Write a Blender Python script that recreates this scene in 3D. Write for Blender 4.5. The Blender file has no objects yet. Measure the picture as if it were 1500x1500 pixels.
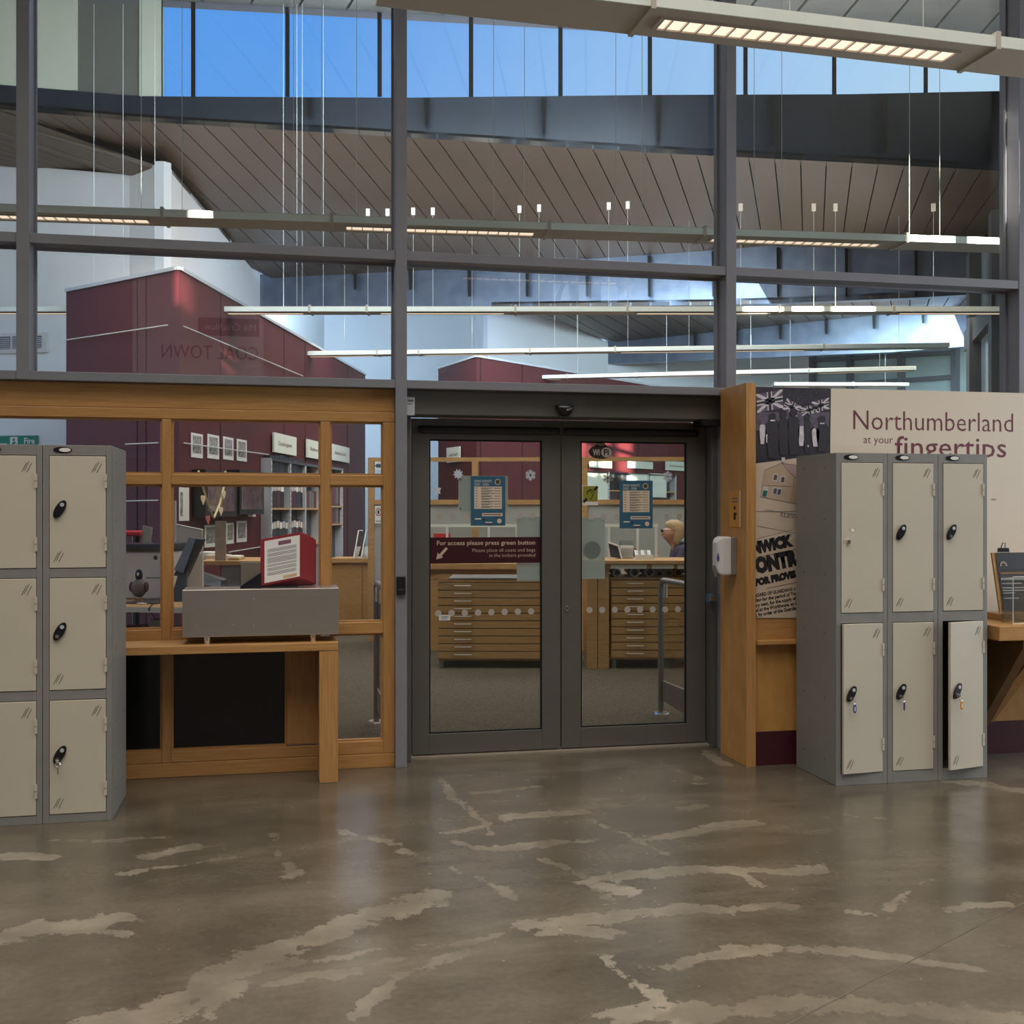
import bpy, bmesh, math, random
from mathutils import Vector, Matrix
random.seed(7)
sc = bpy.context.scene
COL = sc.collection
# ---------------------------------------------------------------- camera, sky, big lights, exposure
FOC, YAW, HOR, EYE = 1600.0, math.radians(11.8), 747.0, 1.47
cam_d = bpy.data.cameras.new('camera'); cam = bpy.data.objects.new('camera', cam_d); COL.objects.link(cam)
cam.location = (0, 0, EYE); cam.rotation_euler = (math.pi / 2, 0, -YAW)
cam_d.sensor_width = 36.0; cam_d.lens = 36.0 * FOC / 1500.0; cam_d.shift_y = (HOR - 750.0) / 1500.0
cam_d.clip_end = 300; sc.camera = cam
sc.view_settings.view_transform = 'Standard'; sc.view_settings.look = 'None'
sc.view_settings.exposure = 0.0; sc.view_settings.gamma = 1.0; sc.view_settings.use_curve_mapping = False

def build_world():
    w = bpy.data.worlds.new('sky'); sc.world = w; w.use_nodes = True
    nt = w.node_tree; nt.nodes.clear(); N = nt.nodes; L = nt.links
    out = N.new('ShaderNodeOutputWorld'); bg = N.new('ShaderNodeBackground')
    tc = N.new('ShaderNodeTexCoord'); sep = N.new('ShaderNodeSeparateXYZ'); L.new(tc.outputs['Generated'], sep.inputs[0])
    dot = N.new('ShaderNodeVectorMath'); dot.operation = 'DOT_PRODUCT'
    dot.inputs[1].default_value = (math.cos(0.15), -math.sin(0.15), -0.1)   # brightens smoothly towards the sun's side
    mr = N.new('ShaderNodeMapRange'); mr.inputs[1].default_value = -0.16; mr.inputs[2].default_value = 0.58
    rp = N.new('ShaderNodeValToRGB')
    rp.color_ramp.elements[0].color = (0.135, 0.46, 1.22, 1); rp.color_ramp.elements[1].color = (0.86, 1.12, 1.32, 1)
    L.new(tc.outputs['Generated'], dot.inputs[0]); L.new(dot.outputs['Value'], mr.inputs[0]); L.new(mr.outputs[0], rp.inputs[0])
    hz = N.new('ShaderNodeMapRange'); hz.inputs[1].default_value = 0.0; hz.inputs[2].default_value = 0.26; hz.inputs[3].default_value = 1; hz.inputs[4].default_value = 0; hz.interpolation_type = 'SMOOTHSTEP'
    L.new(sep.outputs['Z'], hz.inputs[0])
    m1 = N.new('ShaderNodeMix'); m1.data_type = 'RGBA'; L.new(hz.outputs[0], m1.inputs[0]); L.new(rp.outputs[0], m1.inputs[6]); m1.inputs[7].default_value = (0.92, 1.0, 1.10, 1)   # pale haze at the horizon
    gr = N.new('ShaderNodeMapRange'); gr.inputs[1].default_value = -0.06; gr.inputs[2].default_value = 0.0; gr.inputs[3].default_value = 1; gr.inputs[4].default_value = 0
    L.new(sep.outputs['Z'], gr.inputs[0])
    m2 = N.new('ShaderNodeMix'); m2.data_type = 'RGBA'; L.new(gr.outputs[0], m2.inputs[0]); L.new(m1.outputs[2], m2.inputs[6]); m2.inputs[7].default_value = (0.42, 0.40, 0.36, 1)   # sunlit ground
    L.new(m2.outputs[2], bg.inputs[0]); bg.inputs[1].default_value = 1.0; L.new(bg.outputs[0], out.inputs[0])
build_world()

def area(name, loc, size, size_y, power, color, rot=(0, 0, 0), spread=180):
    l = bpy.data.lights.new(name, 'AREA'); l.shape = 'RECTANGLE'; l.size = size; l.size_y = size_y
    l.energy = power; l.color = color; l.spread = math.radians(spread)
    o = bpy.data.objects.new(name, l); COL.objects.link(o); o.location = loc; o.rotation_euler = rot
    return o
area('foyer_overhead_fill', (1.2, 2.2, 5.8), 9.0, 5.0, 375, (1.0, 0.93, 0.84), spread=112)  # added fill lamp over the foyer; the ceiling has no opening here
area('foyer_side_fill', (8.9, 3.4, 2.2), 3.2, 2.6, 230, (0.80, 0.90, 1.0), (math.radians(90), 0, math.radians(90)))  # added cool fill from the right; the wall there is solid
area('reading_room_lamps_near', (2.0, 9.2, 3.9), 9.0, 2.2, 125, (1.0, 0.87, 0.72), spread=140)
area('reading_room_lamps_far', (4.0, 13.0, 3.8), 10.0, 3.0, 320, (1.0, 0.94, 0.86), spread=140)
area('upward_fill_near', (1.6, 9.0, 3.6), 9.0, 0.6, 105, (1.0, 0.86, 0.72), (math.pi, 0, 0))  # upward fill added at lamp height to brighten ceiling and walls
area('upward_fill_far', (3.0, 13.2, 3.6), 10.0, 0.6, 110, (1.0, 0.90, 0.80), (math.pi, 0, 0))  # second added upward fill, deeper in the room
area('daylight_fill_near', (0.5, 9.0, 5.6), 7.0, 1.2, 250, (0.72, 0.86, 1.0), (math.radians(65), 0, math.radians(15)))  # added fill inside the room, standing in for daylight on the gable
area('daylight_fill_back', (0.7, 17.6, 4.7), 4.2, 0.8, 190, (0.60, 0.79, 1.0), (math.radians(72), 0, 0))  # added fill that brightens the white middle wall
area('daylight_fill_right', (8.2, 14.2, 4.1), 4.0, 0.7, 110, (0.70, 0.92, 1.0), (math.radians(75), 0, 0))  # added fill that brightens the right end wall
area('daylight_fill_far', (4.6, 13.6, 4.2), 9.0, 0.8, 190, (0.62, 0.80, 1.0), (math.radians(75), 0, 0))  # added fill, back to the camera, standing in for daylight on far walls

sun_d = bpy.data.lights.new('low_winter_sun', 'SUN'); sun_d.energy = 60; sun_d.angle = math.radians(0.5); sun_d.color = (1.0, 0.93, 0.82)
sun = bpy.data.objects.new('low_winter_sun', sun_d); COL.objects.link(sun); sun.rotation_euler = (math.radians(90 - 8.0), 0, 0)   # shines along +y, 8 degrees down

# ---------------------------------------------------------------- geometry helpers
CY, SY = math.cos(YAW), math.sin(YAW)
def ray(px, py):
    a = (px - 750) / FOC; b = (HOR - py) / FOC
    return Vector((a * CY + SY, CY - a * SY, b))
EYEP = Vector((0, 0, EYE))
def at(px, py, y):
    d = ray(px, py); return EYEP + d * (y / d.y)
def onz(px, py, z):
    d = ray(px, py); return EYEP + d * ((z - EYE) / d.z)
def far(px, py, t):
    return EYEP + ray(px, py) * t
def gnd(px, t, z=0.0):
    p = far(px, HOR, t); p.z = z; return p

class Wall:
    """vertical plane through two plan points; s runs along it, d comes out of its visible face"""
    def __init__(self, a, b):
        self.a = Vector((a.x, a.y, 0)); e = Vector((b.x - a.x, b.y - a.y, 0)); self.len = e.length
        self.u = e.normalized(); self.n = Vector((self.u.y, -self.u.x, 0))
        if self.n.dot(-self.a) < 0: self.n = -self.n
    def pt(self, s, z, d=0.0): return self.a + self.u * s + self.n * d + Vector((0, 0, z))
    def hit(self, px, py, d=0.0):
        r = ray(px, py); o = self.a + self.n * d
        t = (o - EYEP).dot(self.n) / r.dot(self.n); p = EYEP + r * t
        return ((p - self.a).dot(self.u), p.z)
FACE = Wall(Vector((-2, 6.22, 0)), Vector((6, 6.22, 0)))

class MB:
    def __init__(self): self.v = []; self.f = []
    def add(self, vs, fs):
        n = len(self.v); self.v += [Vector(p) for p in vs]; self.f += [tuple(i + n for i in f) for f in fs]; return self
    def box(self, x0, x1, y0, y1, z0, z1):
        return self.add([(x0,y0,z0),(x1,y0,z0),(x1,y1,z0),(x0,y1,z0),(x0,y0,z1),(x1,y0,z1),(x1,y1,z1),(x0,y1,z1)],
                        [(0,3,2,1),(4,5,6,7),(0,1,5,4),(1,2,6,5),(2,3,7,6),(3,0,4,7)])
    def slab(self, poly, vec):
        n = len(poly); vec = Vector(vec); a = [Vector(p) for p in poly]; b = [p + vec for p in a]
        nrm = Vector((0, 0, 0))
        for i in range(n): nrm += a[i].cross(a[(i + 1) % n])
        flip = nrm.dot(vec) > 0
        fs = [tuple(range(n))[::-1], tuple(range(n, 2 * n))] + [(i, (i + 1) % n, (i + 1) % n + n, i + n) for i in range(n)]
        if not flip: fs = [f[::-1] for f in fs]
        return self.add(a + b, fs)
    def wbox(self, w, s0, s1, z0, z1, d0, d1):
        return self.slab([w.pt(s0, z0, d0), w.pt(s1, z0, d0), w.pt(s1, z1, d0), w.pt(s0, z1, d0)], w.n * (d1 - d0))
    def tube(self, pts, r, n=8, r2=None):
        pts = [Vector(p) for p in pts]; rings = []; ref = None
        for i, p in enumerate(pts):
            d = (pts[min(i + 1, len(pts) - 1)] - pts[max(i - 1, 0)]).normalized()
            if ref is None:
                ref = d.orthogonal().normalized()
            ref = (ref - d * ref.dot(d)).normalized(); q = d.cross(ref)
            rr = r if r2 is None else r + (r2 - r) * i / (len(pts) - 1)
            rings.append([p + (ref * math.cos(2 * math.pi * k / n) + q * math.sin(2 * math.pi * k / n)) * rr for k in range(n)])
        vs = [v for g in rings for v in g]; fs = []
        for i in range(len(pts) - 1):
            for k in range(n): fs.append((i*n+k, i*n+(k+1)%n, (i+1)*n+(k+1)%n, (i+1)*n+k))
        fs.append(tuple(range(n))[::-1]); fs.append(tuple(range((len(pts)-1)*n, len(pts)*n)))
        return self.add(vs, fs)
    def rings(self, secs, n=14):
        """loft: list of (centre, half x vector, half y vector)"""
        vs = []
        for c, a, b in secs:
            for k in range(n):
                t = 2 * math.pi * k / n; vs.append(Vector(c) + Vector(a) * math.cos(t) + Vector(b) * math.sin(t))
        fs = []
        for i in range(len(secs) - 1):
            for k in range(n): fs.append((i*n+k, i*n+(k+1)%n, (i+1)*n+(k+1)%n, (i+1)*n+k))
        fs.append(tuple(range(n))[::-1]); fs.append(tuple(range((len(secs)-1)*n, len(secs)*n)))
        return self.add(vs, fs)
    def ball(self, c, rx, ry, rz, n=12, m=8):
        c = Vector(c)
        return self.rings([(c + Vector((0, 0, rz * math.sin(-math.pi/2 + math.pi * i / m))),
                            (rx * max(.02, math.cos(-math.pi/2 + math.pi * i / m)), 0, 0),
                            (0, ry * max(.02, math.cos(-math.pi/2 + math.pi * i / m)), 0)) for i in range(m + 1)], n)
    def disc(self, w, s, z, rs, rz, d0, d1, n=20, tilt=0.0):
        ca, sa = math.cos(tilt), math.sin(tilt)
        P = []
        for k in range(n):
            t = 2 * math.pi * k / n; x = rs * math.cos(t); y = rz * math.sin(t)
            P.append(w.pt(s + x * ca - y * sa, z + x * sa + y * ca, d0))
        return self.slab(P, w.n * (d1 - d0))
    def build(self, name, mat, parent=None, origin=None, smooth=False, bevel=0.0):
        if parent is not None: o0 = Vector(parent['_o'])
        elif origin is not None: o0 = Vector(origin)
        else:
            xs = [p.x for p in self.v]; ys = [p.y for p in self.v]; zs = [p.z for p in self.v]
            o0 = Vector(((min(xs)+max(xs))/2, (min(ys)+max(ys))/2, min(zs)))
        me = bpy.data.meshes.new(name); me.from_pydata([p - o0 for p in self.v], [], self.f); me.update()
        if mat is not None: me.materials.append(mat)
        if smooth:
            for p in me.polygons: p.use_smooth = True
        o = bpy.data.objects.new(name, me); COL.objects.link(o)
        o['_o'] = tuple(o0)
        if parent is not None: o.parent = parent
        else: o.location = o0
        if bevel:
            b = o.modifiers.new('edge', 'BEVEL'); b.width = bevel; b.segments = 2; b.limit_method = 'ANGLE'
        return o
def tag(o, label, cat=None, group=None, kind=None):
    o['label'] = label
    if cat: o['category'] = cat
    if group: o['group'] = group
    if kind: o['kind'] = kind
    return o
def thing(name, loc, label, cat, group=None, kind=None):
    o = bpy.data.objects.new(name, None); COL.objects.link(o); o.location = loc; o['_o'] = tuple(Vector(loc))
    o.empty_display_size = 0.1
    return tag(o, label, cat, group, kind)
def text(s, parent, mat, w, s0, z0, size, d=0.002, align='LEFT', sx=1.0, bold=0.0, tilt=0.0, name='lettering', th=0.0006, width=None):
    cu = bpy.data.curves.new(name, 'FONT'); cu.body = s; cu.size = size; cu.offset = bold; cu.align_x = align
    cu.resolution_u = 2
    ob = bpy.data.objects.new(name, cu); me = bpy.data.meshes.new_from_object(ob)
    bpy.data.objects.remove(ob); bpy.data.curves.remove(cu)
    if width:
        xs = [v.co.x for v in me.vertices]; sx = width / max(1e-6, max(xs) - min(xs))
        if align == 'LEFT': s0 -= min(xs) * sx
    o0 = Vector(parent['_o']); ca, sa = math.cos(tilt), math.sin(tilt)
    for v in me.vertices:
        x = v.co.x * sx; y = v.co.y
        v.co = w.pt(s0 + x * ca - y * sa, z0 + x * sa + y * ca, d) - o0
    me.name = name; me.materials.append(mat)
    o = bpy.data.objects.new(name, me); COL.objects.link(o); o.parent = parent; o['_o'] = tuple(o0)
    return o

# ---------------------------------------------------------------- materials
def mat(name, col, rough=0.5, metal=0.0, var=0.0, scale=8.0, stretch=(1, 1, 1), col2=None, bump=0.0, spec=0.5, emit=None, es=1.0, trans=None, coord='Object'):
    m = bpy.data.materials.new(name); m.use_nodes = True; nt = m.node_tree; N = nt.nodes
    b = N['Principled BSDF']; b.inputs['Base Color'].default_value = (*col, 1)
    b.inputs['Roughness'].default_value = rough; b.inputs['Metallic'].default_value = metal
    b.inputs['Specular IOR Level'].default_value = spec
    if emit: b.inputs['Emission Color'].default_value = (*emit, 1); b.inputs['Emission Strength'].default_value = es
    if var or col2 or bump:
        tc = N.new('ShaderNodeTexCoord'); mp = N.new('ShaderNodeMapping'); mp.inputs['Scale'].default_value = stretch
        no = N.new('ShaderNodeTexNoise'); no.inputs['Scale'].default_value = scale; no.inputs['Detail'].default_value = 5
        nt.links.new(tc.outputs[coord], mp.inputs[0]); nt.links.new(mp.outputs[0], no.inputs['Vector'])
        rp = N.new('ShaderNodeValToRGB'); c2 = col2 or tuple(c * (1 - var) for c in col)
        rp.color_ramp.elements[0].position = 0.3; rp.color_ramp.elements[1].position = 0.7
        rp.color_ramp.elements[0].color = (*c2, 1); rp.color_ramp.elements[1].color = (*(tuple(min(1, c * (1 + var * .6)) for c in col)), 1)
        nt.links.new(no.outputs['Fac'], rp.inputs[0]); nt.links.new(rp.outputs[0], b.inputs['Base Color'])
        if bump:
            bp = N.new('ShaderNodeBump'); bp.inputs['Strength'].default_value = bump; bp.inputs['Distance'].default_value = 0.01
            nt.links.new(no.outputs['Fac'], bp.inputs['Height']); nt.links.new(bp.outputs[0], b.inputs['Normal'])
    return m
def glass(name, tint=(1, 1, 1), ior=1.5, extra=0.0, rough=0.0):
    m = bpy.data.materials.new(name); m.use_nodes = True; nt = m.node_tree; N = nt.nodes; N.clear()
    out = N.new('ShaderNodeOutputMaterial'); tr = N.new('ShaderNodeBsdfTransparent'); gl = N.new('ShaderNodeBsdfGlossy')
    tr.inputs[0].default_value = (*tint, 1); gl.inputs['Roughness'].default_value = rough
    lw = N.new('ShaderNodeLayerWeight'); lw.inputs[0].default_value = 0.5           # Schlick reflectance of a thin sheet, the same from both sides
    pw = N.new('ShaderNodeMath'); pw.operation = 'POWER'; pw.inputs[1].default_value = 5.0; nt.links.new(lw.outputs['Facing'], pw.inputs[0])
    f0 = ((ior - 1) / (ior + 1)) ** 2 + extra
    ma = N.new('ShaderNodeMath'); ma.operation = 'MULTIPLY_ADD'; ma.inputs[1].default_value = 1 - f0; ma.inputs[2].default_value = f0; nt.links.new(pw.outputs[0], ma.inputs[0])
    mx = N.new('ShaderNodeMixShader'); nt.links.new(tr.outputs[0], mx.inputs[1]); nt.links.new(gl.outputs[0], mx.inputs[2]); nt.links.new(ma.outputs[0], mx.inputs[0])
    nt.links.new(mx.outputs[0], out.inputs[0]); return m
def frosted(name, col, alpha):
    m = bpy.data.materials.new(name); m.use_nodes = True; nt = m.node_tree; N = nt.nodes; N.clear()
    out = N.new('ShaderNodeOutputMaterial'); tr = N.new('ShaderNodeBsdfTransparent'); df = N.new('ShaderNodeBsdfDiffuse'); tl = N.new('ShaderNodeBsdfTranslucent')
    df.inputs[0].default_value = (*col, 1); tl.inputs[0].default_value = (*col, 1)
    a = N.new('ShaderNodeMixShader'); a.inputs[0].default_value = 0.5; nt.links.new(df.outputs[0], a.inputs[1]); nt.links.new(tl.outputs[0], a.inputs[2])
    b = N.new('ShaderNodeMixShader'); b.inputs[0].default_value = alpha; nt.links.new(tr.outputs[0], b.inputs[1]); nt.links.new(a.outputs[0], b.inputs[2])
    nt.links.new(b.outputs[0], out.inputs[0]); return m

STEEL = mat('painted_steel', (0.205, 0.205, 0.232), 0.45, 0.0, var=0.06, scale=6)
DOORM = mat('anodised_door_grey', (0.125, 0.118, 0.108), 0.42, 0.2, var=0.05, scale=5)
OAKX = mat('oak_along', (0.48, 0.26, 0.092), 0.4, var=0.0, col2=(0.36, 0.18, 0.058), scale=9, stretch=(0.6, 8, 14))
OAKZ = mat('oak_upright', (0.48, 0.26, 0.092), 0.4, col2=(0.36, 0.18, 0.058), scale=9, stretch=(14, 8, 0.6))
BIRCH = mat('birch_ply', (0.52, 0.28, 0.085), 0.4, col2=(0.42, 0.205, 0.055), scale=5, stretch=(3, 3, 1.2))
PALEWOOD = mat('pale_maple', (0.50, 0.29, 0.12), 0.4, col2=(0.40, 0.22, 0.08), scale=6, stretch=(0.8, 4, 6))
LOCKG = mat('locker_grey', (0.215, 0.21, 0.20), 0.45, var=0.05, scale=12)
LOCKC = mat('locker_cream', (0.50, 0.455, 0.365), 0.5, var=0.045, scale=3, bump=0.02)
LOCKSIDE = mat('locker_side_grey', (0.22, 0.215, 0.20), 0.5, var=0.04, scale=14)
BLACK = mat('black_plastic', (0.010, 0.010, 0.013), 0.3, var=0.2)
VOID = mat('black_matt', (0.004, 0.004, 0.004), 0.9, var=0.2)
CHROME = mat('chrome', (0.75, 0.74, 0.72), 0.22, 1.0, var=0.05)
STAIN = mat('brushed_stainless', (0.50, 0.455, 0.42), 0.26, 0.8, var=0.05, scale=4, stretch=(0.8, 10, 30))
WHITEP = mat('white_plastic', (0.62, 0.60, 0.60), 0.35, var=0.03)
GREYP = mat('grey_plastic', (0.20, 0.19, 0.18), 0.5, var=0.06)
PAPER = mat('paper_white', (0.72, 0.70, 0.66), 0.8, var=0.03)
CREAMP = mat('paper_cream', (0.66, 0.55, 0.43), 0.7, var=0.04)
INK = mat('print_ink_black', (0.012, 0.010, 0.014), 0.7, var=0.2)
INKG = mat('print_ink_grey', (0.16, 0.15, 0.16), 0.8, var=0.2)
MAROON = mat('maroon_print', (0.13, 0.022, 0.035), 0.6, var=0.08)
MAROOND = mat('maroon_laminate', (0.055, 0.008, 0.016), 0.45, var=0.1)
REDW = mat('red_wall_paint', (0.080, 0.006, 0.009), 0.6, var=0.04, scale=1)
WHITEW = mat('white_wall_paint', (0.74, 0.76, 0.78), 0.85, var=0.03, scale=2)
PANELC = mat('cream_board', (0.62, 0.535, 0.43), 0.5, var=0.025, scale=2)
FASCIA = mat('slate_fascia', (0.020, 0.028, 0.044), 0.40, 0.0, var=0.25, scale=2.2)
PANELB = mat('zinc_panel', (0.16, 0.19, 0.25), 0.35, 0.55, col2=(0.11, 0.14, 0.20), scale=5, var=.15)
PLANK = mat('bronze_ceiling_plank', (0.125, 0.098, 0.078), 0.45, 0.25, var=0.06, scale=1.5)
PLANKP = mat('pale_ceiling_plank', (0.36, 0.40, 0.41), 0.5, 0.0, var=0.12, scale=3)
PEND = mat('pendant_enamel', (0.50, 0.46, 0.40), 0.45, var=0.03)
PENDSIDE = mat('pendant_side_extrusion', (0.80, 0.86, 0.81), 0.4, 0.1, var=0.03)
LOUVRE = mat('lamp_louvre', (0.6, 0.55, 0.5), 0.35, 0.4, var=0.05)
LAMP = mat('fluorescent_lamp', (0.9, 0.8, 0.7), 0.5, emit=(1.0, 0.76, 0.58), es=1.15, var=0.02)
WIRE = mat('steel_wire', (0.62, 0.66, 0.62), 0.4, 0.3, var=0.05)
CARPET = mat('loop_carpet', (0.090, 0.072, 0.047), 0.95, col2=(0.024, 0.019, 0.012), scale=70, var=0.1, bump=0.3)
GLASS = glass('clear_glass', (0.95, 0.97, 0.96), extra=0.03)
GLASSD = glass('door_glass', (0.90, 0.92, 0.90))
GLASSS = glass('screen_glass', (0.95, 0.96, 0.95))
DARKP = mat('dark_backed_panel', (0.010, 0.010, 0.011), 0.25, var=0.3, scale=4)
ACRYL = glass('clear_acrylic', (0.93, 0.95, 0.95), 1.5, extra=0.12, rough=0.05)
FROST = frosted('frosted_film', (0.55, 0.60, 0.58), 0.72)
DOTM = frosted('manifestation_dot', (0.60, 0.56, 0.52), 0.85)
BLUEP = mat('poster_blue', (0.030, 0.115, 0.20), 0.5, var=0.05)
DARKRED = mat('door_sign_maroon', (0.040, 0.002, 0.009), 0.45, var=0.1)
SIGNTEXT = mat('sign_text_sand', (0.60, 0.46, 0.37), 0.6, var=0.05)
REDC = mat('bright_red', (0.42, 0.02, 0.03), 0.5, var=0.08)
FLIPRED = mat('flip_leaf_red', (0.24, 0.016, 0.024), 0.4, var=0.08)
ZINC = mat('light_grey_metal', (0.50, 0.51, 0.53), 0.45, 0.2, var=0.05)
GREEN = mat('exit_sign_green', (0.0, 0.20, 0.115), 0.5, var=0.05)
MONI = mat('monitor_back', (0.035, 0.04, 0.05), 0.4, var=0.1)
BLUESC = mat('screen_grey_blue', (0.16, 0.20, 0.26), 0.25, var=0.12, scale=12)
# ---------------------------------------------------------------- polished concrete
def concrete():
    m = bpy.data.materials.new('polished_concrete'); m.use_nodes = True; nt = m.node_tree; N = nt.nodes; L = nt.links
    b = N['Principled BSDF']
    geo = N.new('ShaderNodeNewGeometry')
    def noise(scale, detail=4, stretch=(1, 1, 1), rough=0.55):
        mp = N.new('ShaderNodeMapping'); mp.inputs['Scale'].default_value = stretch
        n = N.new('ShaderNodeTexNoise'); n.inputs['Scale'].default_value = scale; n.inputs['Detail'].default_value = detail; n.inputs['Roughness'].default_value = rough
        L.new(geo.outputs['Position'], mp.inputs[0]); L.new(mp.outputs[0], n.inputs['Vector']); return n
    def ramp(src, p0, p1, c0, c1):
        r = N.new('ShaderNodeValToRGB'); r.color_ramp.elements[0].position = p0; r.color_ramp.elements[1].position = p1
        r.color_ramp.elements[0].color = (*c0, 1); r.color_ramp.elements[1].color = (*c1, 1); L.new(src, r.inputs[0]); return r
    def math_(op, a, bb=None, clamp=False):
        n = N.new('ShaderNodeMath'); n.operation = op; n.use_clamp = clamp
        for i, q in enumerate((a, bb)):
            if q is None: continue
            if isinstance(q, (int, float)): n.inputs[i].default_value = q
            else: L.new(q, n.inputs[i])
        return n.outputs[0]
    def vm(op, a, bb):
        n = N.new('ShaderNodeVectorMath'); n.operation = op
        for i, q in enumerate((a, bb)):
            if isinstance(q, (tuple, list)): n.inputs[i].default_value = q
            else: L.new(q, n.inputs[i])
        return n
    base = ramp(noise(1.6, 8, (1, 1.4, 1), .65).outputs[0], .32, .70, (0.066, 0.053, 0.036), (0.128, 0.107, 0.078))
    fine = ramp(noise(38, 4).outputs[0], .3, .7, (0.88, 0.88, 0.88), (1.06, 1.06, 1.06))
    mul = N.new('ShaderNodeMix'); mul.data_type = 'RGBA'; mul.blend_type = 'MULTIPLY'; mul.inputs[0].default_value = 1
    L.new(base.outputs[0], mul.inputs[6]); L.new(fine.outputs[0], mul.inputs[7])
    wob = noise(3.2, 5); wob2 = noise(9, 5, (1, 1, 1), .7)
    edge = math_('ADD', math_('MULTIPLY', math_('SUBTRACT', wob2.outputs['Fac'], .5), .22), math_('MULTIPLY', math_('SUBTRACT', wob.outputs['Fac'], .5), .16))
    edge = math_('ADD', edge, math_('MULTIPLY', math_('SUBTRACT', noise(24, 4, (1, 1, 1), .7).outputs['Fac'], .5), .10))
    at_ = N.new('ShaderNodeAttribute'); at_.attribute_name = 'wear'      # metres inside a worn streak, written on the floor mesh
    st_ = N.new('ShaderNodeAttribute'); st_.attribute_name = 'wear_strength'
    acc = math_('MULTIPLY', math_('DIVIDE', math_('SUBTRACT', at_.outputs['Fac'], edge), .012, True), st_.outputs['Fac'])
    fade = N.new('ShaderNodeMapRange'); fade.inputs[1].default_value = .36; fade.inputs[2].default_value = .60; fade.inputs[3].default_value = .45; fade.inputs[4].default_value = 1.05; L.new(noise(2.3, 5).outputs['Fac'], fade.inputs[0])
    acc = math_('MULTIPLY', acc, fade.outputs[0])
    # broad faint trowel sweeps everywhere
    sw = ramp(noise(1.1, 6, (0.55, 2.0, 1), .6).outputs[0], .52, .66, (0, 0, 0), (1, 1, 1))
    acc = math_('MAXIMUM', acc, math_('MULTIPLY', sw.outputs[0], .26))
    pale = ramp(noise(7, 6).outputs[0], .25, .75, (0.175, 0.148, 0.110), (0.275, 0.235, 0.178))
    mx = N.new('ShaderNodeMix'); mx.data_type = 'RGBA'; L.new(acc, mx.inputs[0]); L.new(mul.outputs[2], mx.inputs[6]); L.new(pale.outputs[0], mx.inputs[7])
    dk = ramp(noise(5.5, 7, (1, 1.5, 1), .7).outputs[0], .66, .74, (0, 0, 0), (1, 1, 1))
    mx2 = N.new('ShaderNodeMix'); mx2.data_type = 'RGBA'; L.new(math_('MULTIPLY', dk.outputs[0], .35), mx2.inputs[0]); L.new(mx.outputs[2], mx2.inputs[6]); mx2.inputs[7].default_value = (0.07, 0.055, 0.04, 1)
    L.new(mx2.outputs[2], b.inputs['Base Color'])
    rr = N.new('ShaderNodeMapRange'); rr.inputs[3].default_value = .10; rr.inputs[4].default_value = .36; L.new(wob2.outputs['Fac'], rr.inputs[0])
    L.new(rr.outputs[0], b.inputs['Roughness']); b.inputs['Specular IOR Level'].default_value = .45
    bp = N.new('ShaderNodeBump'); bp.inputs['Strength'].default_value = .04; bp.inputs['Distance'].default_value = .01
    L.new(wob2.outputs['Fac'], bp.inputs['Height']); L.new(bp.outputs[0], b.inputs['Normal'])
    return m
CONC = concrete()

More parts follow.
